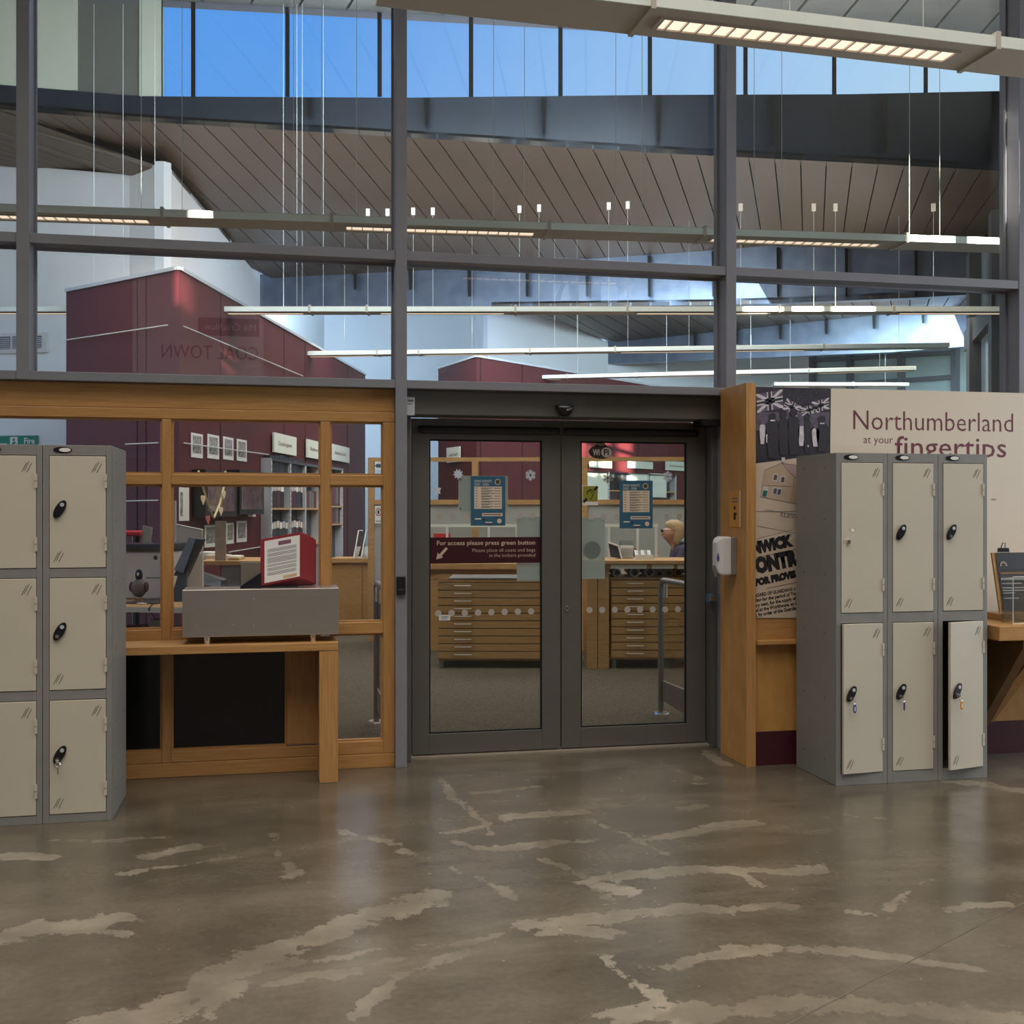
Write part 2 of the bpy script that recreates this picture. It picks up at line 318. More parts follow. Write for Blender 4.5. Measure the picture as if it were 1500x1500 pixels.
import numpy as np
from mathutils import noise as mnoise
STREAKS = [  # worn pale streaks: floor points taken along each streak, half width in metres, strength
    ([(0,1368),(110,1352),(190,1338)], .055, .9), ([(60,1352),(170,1362)], .04, .9),
    ([(120,1510),(250,1455),(330,1424),(430,1384),(560,1345),(625,1318)], .075, .8), ([(200,1490),(330,1440)], .06, .9),
    ([(380,1440),(470,1430),(590,1418)], .03, .55), ([(400,1412),(560,1402),(650,1395),(750,1366)], .018, .55),
    ([(510,1492),(600,1440),(690,1402)], .03, .6), ([(0,1252),(90,1253)], .045, .9), ([(225,1252),(265,1243)], .05, .9),
    ([(200,1272),(270,1266),(345,1257)], .02, .8), ([(90,1228),(250,1225)], .018, .45), ([(490,1218),(590,1240),(660,1272),(750,1318)], .016, .75),
    ([(398,1228),(420,1260),(447,1288)], .015, .5), ([(432,1290),(450,1284)], .02, .9), ([(458,1300),(485,1326)], .014, .6),
    ([(272,1160),(285,1185)], .015, .5), ([(640,1140),(690,1180),(725,1222)], .022, .7), ([(645,1218),(715,1212)], .028, .9),
    ([(668,1232),(700,1243),(780,1240)], .035, .9), ([(740,1245),(850,1232)], .02, .6), ([(700,1162),(790,1150)], .03, .55),
    ([(750,1198),(800,1192),(855,1188)], .055, .85), ([(750,1242),(880,1228)], .02, .55),
    ([(842,1294),(900,1286),(960,1276),(1060,1268),(1190,1268)], .045, .85), ([(865,1300),(900,1310)], .05, .9), ([(1080,1275),(1100,1292)], .035, .9),
    ([(762,1358),(800,1356),(860,1346),(960,1336),(1030,1332)], .05, .9), ([(800,1366),(870,1362)], .05, .8), ([(1050,1330),(1130,1325)], .035, .8),
    ([(960,1414),(1060,1400),(1130,1390),(1240,1390),(1400,1412)], .035, .6), ([(1080,1396),(1122,1396)], .05, .8),
    ([(878,1401),(935,1440),(980,1468),(1015,1500)], .022, .9), ([(885,1492),(935,1488),(975,1465)], .02, .8), ([(960,1500),(1000,1475)], .03, .8),
    ([(1000,1488),(1060,1478),(1150,1468),(1280,1474),(1500,1490)], .06, .45), ([(950,1226),(1030,1208),(1110,1206)], .04, .55), ([(1035,1206),(1105,1204)], .045, .85),
    ([(885,1200),(930,1226),(985,1256)], .016, .6), ([(1015,1180),(1050,1178)], .03, .7), ([(1240,1198),(1310,1202)], .018, .7),
    ([(1400,1146),(1480,1158)], .08, .7), ([(1230,1328),(1285,1332)], .02, .75), ([(1296,1322),(1360,1288)], .016, .6), ([(1400,1328),(1490,1322)], .02, .7),
    ([(780,1262),(870,1310),(900,1335)], .014, .4), ([(1035,1100),(1060,1120)], .04, .6), ([(960,1120),(1030,1150)], .02, .5)]

def floor_mesh(x0, x1, y0, y1, step):
    """foyer floor as a fine grid that carries the shape of the worn streaks"""
    xs = np.arange(x0, x1 + step, step); ys = np.append(np.arange(y0, y1, step), y1); nx, ny = len(xs), len(ys)
    X, Y = np.meshgrid(xs, ys); WX = X.copy(); WY = Y.copy()
    for k, (f, a) in enumerate(((1.3, .05), (3.1, .035), (7.3, .018), (15.0, .008))):   # hand-trowelled wobble
        WX += a * np.sin(f * (Y * 1.9 + .6 * X) + 1.7 * k) * np.cos(f * (1.3 * X - .4 * Y) + k); WY += a * .7 * np.sin(f * (1.7 * X + .5 * Y) + 2.3 * k + 1)
    D = np.full(X.shape, -1.0); ST = np.zeros(X.shape)
    for pts, hw, st in STREAKS:
        for p, q in zip(pts[:-1], pts[1:]):
            A = onz(*p, 0); B = onz(*q, 0); ex, ey = B.x - A.x, B.y - A.y
            h = np.clip(((WX - A.x) * ex + (WY - A.y) * ey) / (ex * ex + ey * ey), 0, 1)
            d = (hw * 1.05 - np.hypot(WX - A.x - h * ex, WY - A.y - h * ey)) * min(1.6, .06 / hw)
            m = d > D; D[m] = d[m]; ST[m] = st
    co = np.stack([X, Y, np.zeros_like(X)], -1).reshape(-1, 3)
    i = np.arange((ny - 1) * (nx - 1)); r, c = i // (nx - 1), i % (nx - 1); a = r * nx + c
    faces = np.stack([a, a + 1, a + nx + 1, a + nx], -1)
    me = bpy.data.meshes.new('floor'); me.vertices.add(len(co)); me.vertices.foreach_set('co', co.ravel().astype(np.float32))
    me.loops.add(faces.size); me.loops.foreach_set('vertex_index', faces.ravel().astype(np.int32)); me.polygons.add(len(faces))
    me.polygons.foreach_set('loop_start', (np.arange(len(faces)) * 4).astype(np.int32)); me.update(); me.validate()
    for nm, arr in (('wear', D), ('wear_strength', ST)):
        at_ = me.attributes.new(nm, 'FLOAT', 'POINT'); at_.data.foreach_set('value', arr.ravel().astype(np.float32))
    me.materials.append(CONC); return me
# ---------------------------------------------------------------- the foyer shell
FL, FR, FB, FC = -5.0, 9.0, -4.6, 6.0
ja, jb = onz(1155, 1500, 0), onz(1500, 1322, 0)
YE = 6.42
floor = bpy.data.objects.new('floor', floor_mesh(FL, FR, FB, YE, .025)); COL.objects.link(floor); floor['_o'] = (0, 0, 0)
tag(floor, 'worn polished concrete floor with pale trowelled streaks', 'floor', kind='structure')
jd = (jb - ja).normalized(); jn = Vector((-jd.y, jd.x, 0)) * .003; ja -= jd * 2.5; jb += jd * 1.2
MB().slab([ja - jn, jb - jn, jb + jn, ja + jn], (0, 0, .0008)).build('joint_filler', mat('joint_filler', (0.085, 0.07, 0.05), .8, var=.2), floor)
def struct(b, name, m, label, cat, **k): return tag(b.build(name, m, **k), label, cat, kind='structure')
FOYW = mat('foyer_plaster', (0.50, 0.46, 0.40), 0.85, var=0.04, scale=2)
struct(MB().box(FL - .1, FL, FB, 6.3, 0, FC), 'wall_left', FOYW, 'cream plaster wall on the left side of the foyer', 'wall')
struct(MB().box(FR, FR + .1, FB, 6.3, 0, FC), 'wall_right', FOYW, 'cream plaster wall on the right side of the foyer', 'wall')
wb = MB(); sun_slots = [(-.885, -.80, 5.22, 5.50), (-.56, -.49, 4.98, 5.14), (4.30, 4.60, 4.90, 5.62), (4.74, 4.95, 4.90, 5.62), (5.12, 5.43, 4.90, 5.62)]; xc = -12.0
for a_, b_, z0_, z1_ in sun_slots:      # unseen openings cut high in this wall, sized to place the sun patches
    wb.box(xc, a_, FB - .1, FB, 0, FC); wb.box(a_, b_, FB - .1, FB, 0, z0_); wb.box(a_, b_, FB - .1, FB, z1_, FC); xc = b_
wb.box(xc, 16, FB - .1, FB, 0, FC)
struct(wb, 'wall_back', FOYW, 'cream plaster wall behind the viewer with added openings that shape the sun', 'wall')
struct(MB().slab([Vector((4.34, FB - .04, 4.9)), Vector((4.42, FB - .04, 4.9)), Vector((4.60, FB - .04, 5.4)), Vector((4.60, FB - .04, 5.6))], (0, .04, 0)), 'sun_patch_bar', STEEL, 'unseen diagonal brace added to shape the sun patch', 'brace')  # unseen bar added across the opening for its diagonal shadow
struct(MB().box(-12, 16, 6.42, 6.5, FC + .1, 8.2), 'wall_sun_block', FOYW, 'unseen wall added above the foyer roof to block the sun', 'wall')  # unseen wall added to stop sun passing over the foyer roof
struct(MB().box(-12, 16, FB, 6.5, FC, FC + .1), 'ceiling', FOYW, 'pale plaster ceiling over the foyer', 'ceiling')

# ---------------------------------------------------------------- glazed steel screen, one window per bay
MX = [-1.36, 0.655, 2.66, 4.67, 6.68]; MW = 0.033; TOP = 5.95
Y0, Y1, YG = 6.22, 6.42, 6.36
T1 = (2.895, 2.948); SIL = (2.165, 2.212)
names = ['far left bay behind the lockers', 'bay above the timber screen', 'bay above the double doors', 'bay above the printed board', 'bay at the right edge']
xs = [-3.37] + MX
for i in range(5):
    xa, xb = xs[i] + MW, xs[i + 1] - MW
    w = thing('window_%d' % (i + 1), (xs[i], Y0, 0), 'tall grey steel glazing, ' + names[i], 'window', kind='structure')
    MB().box(xs[i+1] - MW, xs[i+1] + MW, Y0, Y1, SIL[0] if i == 0 else 0, TOP).build('mullion', STEEL, w, bevel=.003)
    for nm, (z0, z1) in (('transom', T1), ('transom', SIL), ('head_rail', (5.85, 5.95))):
        MB().box(xa, xb, Y0 + .004, Y1 - .01, z0, z1).build(nm, STEEL, w, bevel=.002)
    for z0, z1 in ((T1[1], 5.85), (SIL[1], T1[0])):
        MB().box(xa, xb, YG, YG + .012, z0, z1).build('pane', GLASS, w)
        # glazing beads
        g = MB(); t = .012
        g.box(xa, xb, YG - .02, YG, z0, z0 + t); g.box(xa, xb, YG - .02, YG, z1 - t, z1)
        g.box(xa, xa + t, YG - .02, YG, z0 + t, z1 - t); g.box(xb - t, xb, YG - .02, YG, z0 + t, z1 - t)
        g.build('glazing_bead', STEEL, w)
# the solid wall that closes the bays below the sill beyond the printed board and left of the lockers
struct(MB().box(2.70, FR, 6.24, 6.36, 0, SIL[0]), 'wall_front', FOYW, 'plaster wall behind the printed display board', 'wall')

# ---------------------------------------------------------------- timber screen of the first bay
YT0, YT1, YTG = 6.262, 6.33, 6.30
tsw = thing('window_6', (-0.35, YT0, 0), 'oak framed screen of panes left of the double doors', 'window', kind='structure')
L0, R0 = -3.33, 0.622
def tim(nm, x0, x1, z0, z1, m, y0=YT0, y1=YT1): return MB().box(x0, x1, y0, y1, z0, z1).build(nm, m, tsw, bevel=.003)
tim('fascia_board', L0, R0, 2.031, 2.163, OAKX, YT0 + .02, YT1)
tim('head_rail', L0, R0, 1.972, 2.028, OAKX)
SA, SB, SC = (-.655, -.607), (.203, .256), (.556, R0)
tim('stile', *SA, .0795, 1.970, OAKZ); tim('stile', *SB, .83, 1.970, OAKZ); tim('stile', *SC, .0795, 1.970, OAKZ)
tim('stile', .016, .256, .152, .70, OAKZ); tim('stile', -1.81, -1.75, .0795, 1.97, OAKZ)
for x0, x1 in ((-1.75, SA[0]), (SA[1], SB[0]), (SB[1], SC[0])):
    tim('middle_rail', x0, x1, 1.610, 1.667, OAKX)
tim('sill_rail', -1.75, SA[0], .752, .812, OAKX); tim('sill_rail', SA[1], SB[0], .752, .812, OAKX); tim('sill_rail', SB[0], SC[0], .765, .830, OAKX)
tim('bottom_rail', -1.75, SA[0], .080, .142, OAKX); tim('bottom_rail', SA[1], .203, .080, .142, OAKX); tim('bottom_rail', .203, SC[0], .080, .152, OAKX)
tim('plinth', L0, R0, 0.0, .078, OAKX, YT0 - .004, YT1)
def tpane(x0, x1, z0, z1, m=GLASSS, nm='pane'):
    MB().box(x0, x1, YTG, YTG + .008, z0, z1).build(nm, m, tsw)
    g = MB(); t = .011; y0, y1 = YTG - .022, YTG
    g.box(x0, x1, y0, y1, z0, z0 + t); g.box(x0, x1, y0, y1, z1 - t, z1); g.box(x0, x0 + t, y0, y1, z0 + t, z1 - t); g.box(x1 - t, x1, y0, y1, z0 + t, z1 - t)
    g.build('glazing_bead', OAKX, tsw)
for x0, x1 in ((-1.75, SA[0]), (SA[1], SB[0]), (SB[1], SC[0])): tpane(x0, x1, 1.667, 1.972)
tpane(-1.75, SA[0], .812, 1.610); tpane(SA[1], SB[0], .812, 1.610); tpane(SB[1], SC[0], .830, 1.610)
tpane(SB[1], SC[0], .152, .765)
tpane(-1.75, SA[0], .142, .752, DARKP, 'solid_panel'); tpane(SA[1], .016, .142, .752, DARKP, 'solid_panel')

# ---------------------------------------------------------------- automatic double doors
YD = 6.45
fr = thing('trim_1', (1.66, YD, 0), 'grey metal surround of the automatic doors', 'door frame', kind='structure')
MB().box(.688, 2.627, 6.30, 6.52, 2.022, SIL[0]).build('operator_cover', DOORM, fr, bevel=.006)
MB().box(.688, .728, 6.36, 6.52, 0, 2.022).build('jamb', DOORM, fr, bevel=.003)
MB().box(2.592, 2.627, 6.36, 6.52, 0, 2.022).build('jamb', DOORM, fr, bevel=.003)
MB().box(2.5, 2.627, 6.28, 6.44, 1.985, 2.02).build('door_stop', VOID, fr)
thr = struct(MB().box(.69, 2.625, 6.40, 6.54, 0, .012), 'trim_2', mat('threshold', (0.26, 0.225, 0.18), .5, var=.1), 'flat pale metal threshold strip under the doors', 'threshold')
struct(MB().box(FL, 14, 6.54, 34, -.02, 0.0), 'floor_carpet', CARPET, 'speckled grey brown carpet of the reading room', 'carpet')
DOOR = Wall(Vector((0, YD, 0)), Vector((1, YD, 0)))
def leaf(n, x0, x1, g0, g1, label):
    d = thing('door_%d' % n, ((x0 + x1) / 2, YD, .015), label, 'door', kind='structure')
    z0, z1, gz0, gz1 = .018, 2.014, .138, 1.890; y0, y1 = YD, YD + .05
    MB().box(x0, g0, y0, y1, z0, z1).build('stile', DOORM, d, bevel=.003)
    MB().box(g1, x1, y0, y1, z0, z1).build('stile', DOORM, d, bevel=.003)
    MB().box(g0, g1, y0 + .0005, y1, gz1, z1).build('top_rail', DOORM, d, bevel=.002)
    MB().box(g0, g1, y0 + .0005, y1, z0, gz0).build('bottom_rail', DOORM, d, bevel=.002)
    MB().box(g0, g1, YD + .024, YD + .030, gz0, gz1).build('pane', GLASSD, d)
    g = MB(); t = .008; ya, yb = YD + .008, YD + .024
    g.box(g0, g1, ya, yb, gz0, gz0 + t); g.box(g0, g1, ya, yb, gz1 - t, gz1); g.box(g0, g0 + t, ya, yb, gz0 + t, gz1 - t); g.box(g1 - t, g1, ya, yb, gz0 + t, gz1 - t)
    g.build('gasket', VOID, d)
    bx0, bx1 = (.78, 1.642) if n == 1 else (1.668, 2.53)
    s = MB(); s.rings([((bx0, YD - .018, 1.947), (0, .012, 0), (0, 0, .018)), ((bx0 + .02, YD - .018, 1.947), (0, .018, 0), (0, 0, .023)), ((bx1 - .02, YD - .018, 1.947), (0, .018, 0), (0, 0, .023)), ((bx1, YD - .018, 1.947), (0, .012, 0), (0, 0, .018))], 12)
    s.build('safety_sensor_bar', BLACK, d)
    return d
door1 = leaf(1, .742, 1.649, .846, 1.534, 'left glazed door leaf carrying the maroon access notice')
door2 = leaf(2, 1.657, 2.586, 1.778, 2.462, 'right glazed door leaf with the hearing loop sticker')
k = MB(); k.disc(DOOR, 1.690, .87, .008, .018, 0, .008); k.build('lock_cylinder', CHROME, door2)
MB().disc(DOOR, 1.690, .872, .004, .008, .008, .010).build('keyhole', BLACK, door2)
# the two rows of dots on the glass
DG = Wall(Vector((0, YD + .022, 0)), Vector((1, YD + .022, 0)))
def dots(d, cols, py, n):
    for i in range(n):
        px = cols[0] + (cols[1] - cols[0]) * i / (n - 1)
        s, z = DG.hit(px, py[0] + (py[1] - py[0]) * i / (n - 1)); MB().disc(DG, s, z, .0195, .0195, 0, .001, 18).build('dot', DOTM, d)
dots(door1, (642, 778), (898.5, 895.5), 8); dots(door1, (643, 780), (757, 755), 8)
dots(door2, (863.5, 993), (893.5, 892.5), 8); dots(door2, (866, 995), (757, 757), 8)

# ---------------------------------------------------------------- reading room: walls
RED_TOP = 3.5
K1, R1, L1 = gnd(262, 9.23), gnd(535, 16.5), gnd(97, 10.18)
K2, R2, L2 = gnd(698, 14.5), gnd(1012, 18.9), gnd(642, 15.77)
REDR, REDL = Wall(K1, R1), Wall(K1, L1)
RED2R, RED2L = Wall(K2, R2), Wall(K2, L2)
def solidwall(name, pts, z1, m, label, z0=0.0, thick=.12):
    b = MB(); n = len(pts)
    b.slab([Vector((p.x, p.y, z0)) for p in pts], (0, 0, z1 - z0))
    return struct(b, name, m, label, 'wall')
back1 = gnd(400, 17.6)
redblock = solidwall('wall_red_near', [K1, R1, gnd(505, 17.3), gnd(200, 12.5), L1], RED_TOP, REDW, 'dark red freestanding wall behind the timber screen')
redblock2 = solidwall('wall_red_far', [K2, R2, gnd(1000, 20.2), gnd(690, 17.5), L2], RED_TOP, REDW, 'farther dark red wall seen through the doors')
for wl, par, s0, s1 in ((REDR, redblock, 0, REDR.len), (REDL, redblock, 0, REDL.len), (RED2R, redblock2, 0, RED2R.len), (RED2L, redblock2, 0, RED2L.len)):
    MB().wbox(wl, s0, s1, RED_TOP, RED_TOP + .03, -.05, .015).build('capping', ZINC, par)
for px in (323, 416, 447, 509): # panel joints of the long red face
    s, _ = REDR.hit(px, 600); MB().wbox(REDR, s - .006, s + .006, .0, RED_TOP, 0, .003).build('panel_joint', VOID, redblock)
for px in (201, 214):
    s, _ = REDL.hit(px, 600); MB().wbox(REDL, s - .005, s + .005, .0, RED_TOP, 0, .003).build('panel_joint', VOID, redblock)
for px in (704, 765, 860, 935):
    s, _ = RED2R.hit(px, 600); MB().wbox(RED2R, s - .007, s + .007, .0, RED_TOP, 0, .003).build('panel_joint', VOID, redblock2)
def cable(wl, par, a, b_):
    pa, pb = wl.hit(*a), wl.hit(*b_)
    MB().tube([wl.pt(*pa, .03), wl.pt(*pb, .03)], .006, 6).build('picture_cable', WIRE, par)
cable(REDL, redblock, (99, 499), (250, 477)); cable(REDR, redblock, (264, 478), (440, 551)); cable(REDL, redblock, (188, 651), (236, 649))
cable(REDR, redblock, (264, 649), (389, 666)); cable(REDL, redblock, (188, 734), (236, 733)); cable(REDR, redblock, (330, 809), (384, 800))

def facet(name, quads, m, label, thick=.1):
    b = MB()
    for q in quads:
        n = (q[1] - q[0]).cross(q[-1] - q[0]).normalized()
        if n.dot(q[0] - EYEP) < 0: n = -n
        b.slab(q, n * thick)
    return struct(b, name, m, label, 'wall')
# white walls: base points and the line where they meet the sloping ceilings
def wq(p0, p1):  # p = (px, py_top, depth)
    a, b_ = far(*p0), far(*p1); return [Vector((a.x, a.y, 0)), Vector((b_.x, b_.y, 0)), b_, a]
facet('wall_white_left', [wq((-260, 219, 13.6), (190, 256, 13.0))], WHITEW, 'white wall at the far left behind the red wall')
facet('wall_white_gable', [wq((190, 256, 13.0), (240, 236, 12.6)), wq((240, 236, 12.6), (381, 402, 17.0)), wq((381, 398, 17.0), (475, 440, 21.5))], WHITEW, 'white wall with a peaked top under the bronze ceiling')
facet('wall_white_middle', [wq((475, 400, 21.5), (697, 400, 22.5)), wq((697, 400, 22.5), (716, 400, 22.0))], WHITEW, 'white wall far behind the hanging lamps')
facet('wall_white_far', [wq((714, 425, 16.9), (820, 461, 18.0)), wq((820, 461, 18.0), (891, 503, 19.0)), wq((891, 495, 19.0), (1195, 480, 21.0))], WHITEW, 'white wall stepping back beneath the second ceiling')
# glazed end of the room, far right
e0, e1 = gnd(1190, 20.5), gnd(1420, 17.5); ENDW = Wall(e0, e1)
ew = thing('window_7', e0, 'pale glazed end wall beyond the printed board', 'window', kind='structure')
PALET = mat('pale_blind', (0.55, 0.68, 0.68), .8, var=.04)
MB().wbox(ENDW, 0, ENDW.len, 0, 4.6, -.1, -.04).build('blind', PALET, ew)
for px in (1191, 1246, 1321, 1400):
    s, _ = ENDW.hit(px, 530); MB().wbox(ENDW, s - .05, s + .05, 0, 4.6, -.04, .06).build('post', STEEL, ew)
for py0, py1 in ((528, 516), (566, 552)):
    pa, pb = ENDW.hit(1192, py0), ENDW.hit(1400, py1); MB().tube([ENDW.pt(*pa, .0), ENDW.pt(*pb, .0)], .05, 4).build('rail', STEEL, ew)
rp0, rp1 = gnd(1418, 14.0), gnd(1560, 8.2); RW = Wall(rp0, rp1)
rw = thing('window_8', rp0, 'dark framed side glazing at the right of the reading room', 'window', kind='structure')
DKF = mat('dark_frame', (0.09, 0.095, 0.10), .5, var=.1)
for px, wd in ((1428, .32), (1462, .25), (1512, .3)):
    s, _ = RW.hit(px, 560); MB().wbox(RW, s - wd / 2, s + wd / 2, 0, 4.6, -.1, .08).build('post', DKF, rw)
MB().wbox(RW, 0, RW.len, 0, 4.6, -.06, -.05).build('pane', frosted('hazy_glass', (0.35, 0.42, 0.45), .55), rw)
MB().wbox(RW, 0, RW.len, 3.5, 3.75, -.04, .05).build('rail', DKF, rw)

# ---------------------------------------------------------------- reading room: roof bands, clerestory and plank ceilings
T_B1 = 12.0
def strip(name, lows, tops, m, label, thick=.15):
    b = MB()
    for i in range(len(lows) - 1):
        q = [lows[i], lows[i+1], tops[i+1], tops[i]]
        n = (q[1] - q[0]).cross(q[3] - q[0]).normalized()
        if n.dot(q[0] - EYEP) < 0: n = -n
        b.slab(q, n * thick)
    return struct(b, name, m, label, 'fascia')
b1x = [-260, 0, 205, 590, 960, 1240, 1478]
low1 = {-260: 142, 0: 160, 205: 178, 590: 201, 960: 224, 1240: 238, 1478: 251}
top1 = {-260: 108, 0: 124, 205: 141, 590: 143, 960: 139, 1240: 138, 1478: 133}
f1 = strip('trim_3', [far(x, low1[x], T_B1) for x in b1x], [far(x, top1[x], T_B1) for x in b1x], FASCIA, 'dark slate fascia below the blue clerestory windows')
for px, y0, y1 in ((452, 143, 170), (625, 143, 183), (797, 143, 195), (965, 140, 205), (1132, 140, 213), (1297, 139, 224), (1460, 134, 233)):
    a, c = far(px - 4, y0, T_B1 - .02), far(px + 4, y0, T_B1 - .02); e, f = far(px + 2, y1, T_B1 - .02), far(px - 2, y1, T_B1 - .02)
    MB().slab([a, c, e, f], ray(px, 150) * -.12).build('fin', VOID, f1)
cw = thing('window_9', far(850, 140, T_B1), 'long clerestory strip of blue sky panes under the roof', 'window', kind='structure')
bars = [235, 283, 421, 556, 690, 821, 952, 1092, 1222, 1356, 1490]
for i, px in enumerate(bars):
    yt = 10 + (px - 235) * .055
    a = far(px - 3.2, 142, T_B1 + .05); c = far(px + 3.2, 142, T_B1 + .05); MB().slab([a, c, far(px + 3.2, yt - 12, T_B1 + .05), far(px - 3.2, yt - 12, T_B1 + .05)], ray(px, 100) * .09).build('glazing_bar', VOID, cw)
for i in range(10):
    x0, x1 = bars[i], bars[i + 1]
    MB().slab([far(x0, 142, T_B1 + .09), far(x1, 142, T_B1 + .09), far(x1, 10 + (x1 - 235) * .055, T_B1 + .09), far(x0, 10 + (x0 - 235) * .055, T_B1 + .09)], ray(850, 100) * .012).build('pane', GLASS, cw)
hd = [far(x, 10 + (x - 235) * .055, T_B1 + .05) for x in (235, 1500)]
MB().slab([hd[0], hd[1], hd[1] + Vector((0, 0, .16)), hd[0] + Vector((0, 0, .16))], ray(850, 60) * .1).build('head_rail', STEEL, cw)
SUNLITW = mat('sunlit_plaster', (0.62, 0.66, 0.55), .85, var=.04)  # sunlit part of the upper wall, its light painted into the colour
SHADEDW = mat('shaded_plaster', (0.16, 0.165, 0.15), .85, var=.06)  # shaded part of the upper wall, its shade painted into the colour
def up(px0, px1, y0, y1, t): return [far(px0, y0, t), far(px1, y0, t), far(px1, y1, t), far(px0, y1, t)]
facet('wall_right_pier', [up(1478, 1720, 640, -300, T_B1 - .05)], DKF, 'dark grey pier at the right end of the clerestory')
facet('wall_upper_left', [up(-260, 112, 132, -260, T_B1 + .02)], SUNLITW, 'plaster wall high at the upper left, sunlight painted into its pale colour')
facet('wall_upper_reveal', [up(112, 204, 140, -260, T_B1 + .06)], SHADEDW, 'plaster pier beside the clerestory, shade painted into its grey colour')
facet('wall_upper_pier', [up(204, 236, 141, -260, T_B1 + .04)], SUNLITW, 'narrow pier at the left end of the clerestory in the painted sunlit tone')

def planks(name, pairs, m, label, gap=.06, thick=.05):
    """pairs: matched points of the two long edges; one plank, a piece of its own, between each two pairs"""
    root = thing(name, pairs[0][0], label, 'ceiling', kind='structure'); bk = MB(); lift = Vector((0, 0, thick))
    for (a, d), (b_, c) in zip(pairs[:-1], pairs[1:]):
        MB().slab([a, a.lerp(b_, 1 - gap), d.lerp(c, 1 - gap), d], (0, 0, thick)).build('plank', m, root)
        bk.slab([p + lift for p in (a, b_, c, d)], (0, 0, .03))
    bk.build('backing', VOID, root)
    return root
def interp(tab, x):
    ks = sorted(tab)
    for k0, k1 in zip(ks[:-1], ks[1:]):
        if x <= k1 or k1 == ks[-1]: return tab[k0] + (tab[k1] - tab[k0]) * (x - k0) / (k1 - k0)
def band2(px, y): # depth of the second roof band at a pixel column
    return 1.0 / (1 / 17.0 + (px - 380) * ((1 / 13.7 - 1 / 17.0) / 1110.0))
b2x = [380, 520, 687, 837, 1043, 1149, 1342, 1480]
top2 = {380: 408, 520: 401, 687: 393, 837: 381, 1043: 367, 1149: 358, 1342: 349, 1480: 342}
low2 = {380: 452, 520: 452, 687: 451, 837: 449, 1043: 447, 1149: 444, 1342: 436, 1480: 428}
def far_edge(f):   # where the near ceiling meets the gable wall, then the second band
    if f <= 190: return far(f, 243 + max(f, -300) * .085, 13.2)
    if f <= 240: k = (f - 190) / 50; return far(f, 259 - 19 * k, 13.0 - .4 * k)
    if f <= 381: k = (f - 240) / 141; return far(f, 240 + 168 * k, 1 / (1 / 12.6 + (1 / 17.0 - 1 / 12.6) * k))
    return far(f, interp(top2, f), band2(f, 0))
low1[-700] = 112; low1[1640] = 261; top2[1640] = 334; pr_ = []
for i in range(62):
    n_ = -690 + i * 2320 / 61.0; pr_.append((far(n_, interp(low1, n_), T_B1), far_edge(1197 - (1200 - n_) * .76)))
planks('ceiling_near_slope', pr_, PLANK, 'bronze plank ceiling sloping away below the clerestory', gap=.05)
f2 = strip('trim_4', [far(x, low2[x], band2(x, 0)) for x in b2x], [far(x, top2[x] - 6, band2(x, 0)) for x in b2x], PANELB, 'blue grey metal fascia at the far edge of the near ceiling')
for px in (520, 601, 687, 772, 860, 951, 1045, 1140, 1240, 1342, 1445):
    t = band2(px, 0) - .02; y1 = 372 if px > 1100 else 395 - (px - 520) * .03
    import bisect
    tp = 401 - (px - 520) * .062; lo = (424 if px < 640 else 434)
    MB().slab([far(px - 2.6, tp, t), far(px + 2.6, tp, t), far(px + 1.6, lo, t), far(px - 1.6, lo, t)], ray(px, 400) * -.1).build('fin', VOID, f2)
def band3(px): return 1.0 / (1 / 19.0 + (px - 890) * ((1 / 15.9 - 1 / 19.0) / 510.0))
b3x = [890, 1043, 1180, 1302, 1420]
top3 = {890: 502, 1043: 487, 1180: 472, 1302: 460, 1420: 447}; low3 = {890: 533, 1043: 527, 1180: 521, 1302: 516, 1420: 507}
low2b = {790: 450, 1043: 447, 1149: 444, 1342: 436, 1480: 428}; pr_ = []
for i in range(27):
    n_ = 720 + i * 760 / 26.0; f_ = 1330 - (1330 - n_) * .82; nb = far(n_, interp(low2, n_), band2(n_, 0))
    fb_ = far(f_, 461 + (f_ - 820) * .6, 18.0 + (f_ - 820) / 70.0) if f_ < 890 else far(f_, interp(top3, f_), band3(f_))
    pr_.append((nb, fb_))
planks('ceiling_far_slope', pr_, PLANK, 'second bronze plank ceiling deeper in the reading room', gap=.06)
f3 = strip('trim_5', [far(x, low3[x], band3(x)) for x in b3x], [far(x, top3[x] - 4, band3(x)) for x in b3x], PANELB, 'farthest blue grey roof fascia with dark fins')
for px in (1018, 1080, 1143, 1210, 1280, 1352):
    t = band3(px) - .02; tp = 489 - (px - 1018) * .113
    MB().slab([far(px - 2.6, tp, t), far(px + 2.6, tp, t), far(px + 1.4, tp + 22, t), far(px - 1.4, tp + 22, t)], ray(px, 480) * -.1).build('fin', VOID, f3)
pr_ = []
for i in range(45):
    u = i / 44.0; n_ = -900 + u * 3100; pr_.append((at(-900 + u * 3400, -190, 6.5), far(n_, (n_ - 235) * .055, T_B1)))
planks('ceiling_upper_soffit', pr_, PLANKP, 'pale plank soffit above the clerestory', gap=.06)
# far ceiling closing the view behind the last fascia
roofb = MB().slab([far(700, 425, 17.2), far(1480, 425, 14.5), far(1480, 505, 24), far(430, 430, 24)], (0, 0, .1))
struct(roofb, 'ceiling_back', PLANKP, 'pale ceiling behind the last roof fascia', 'ceiling')
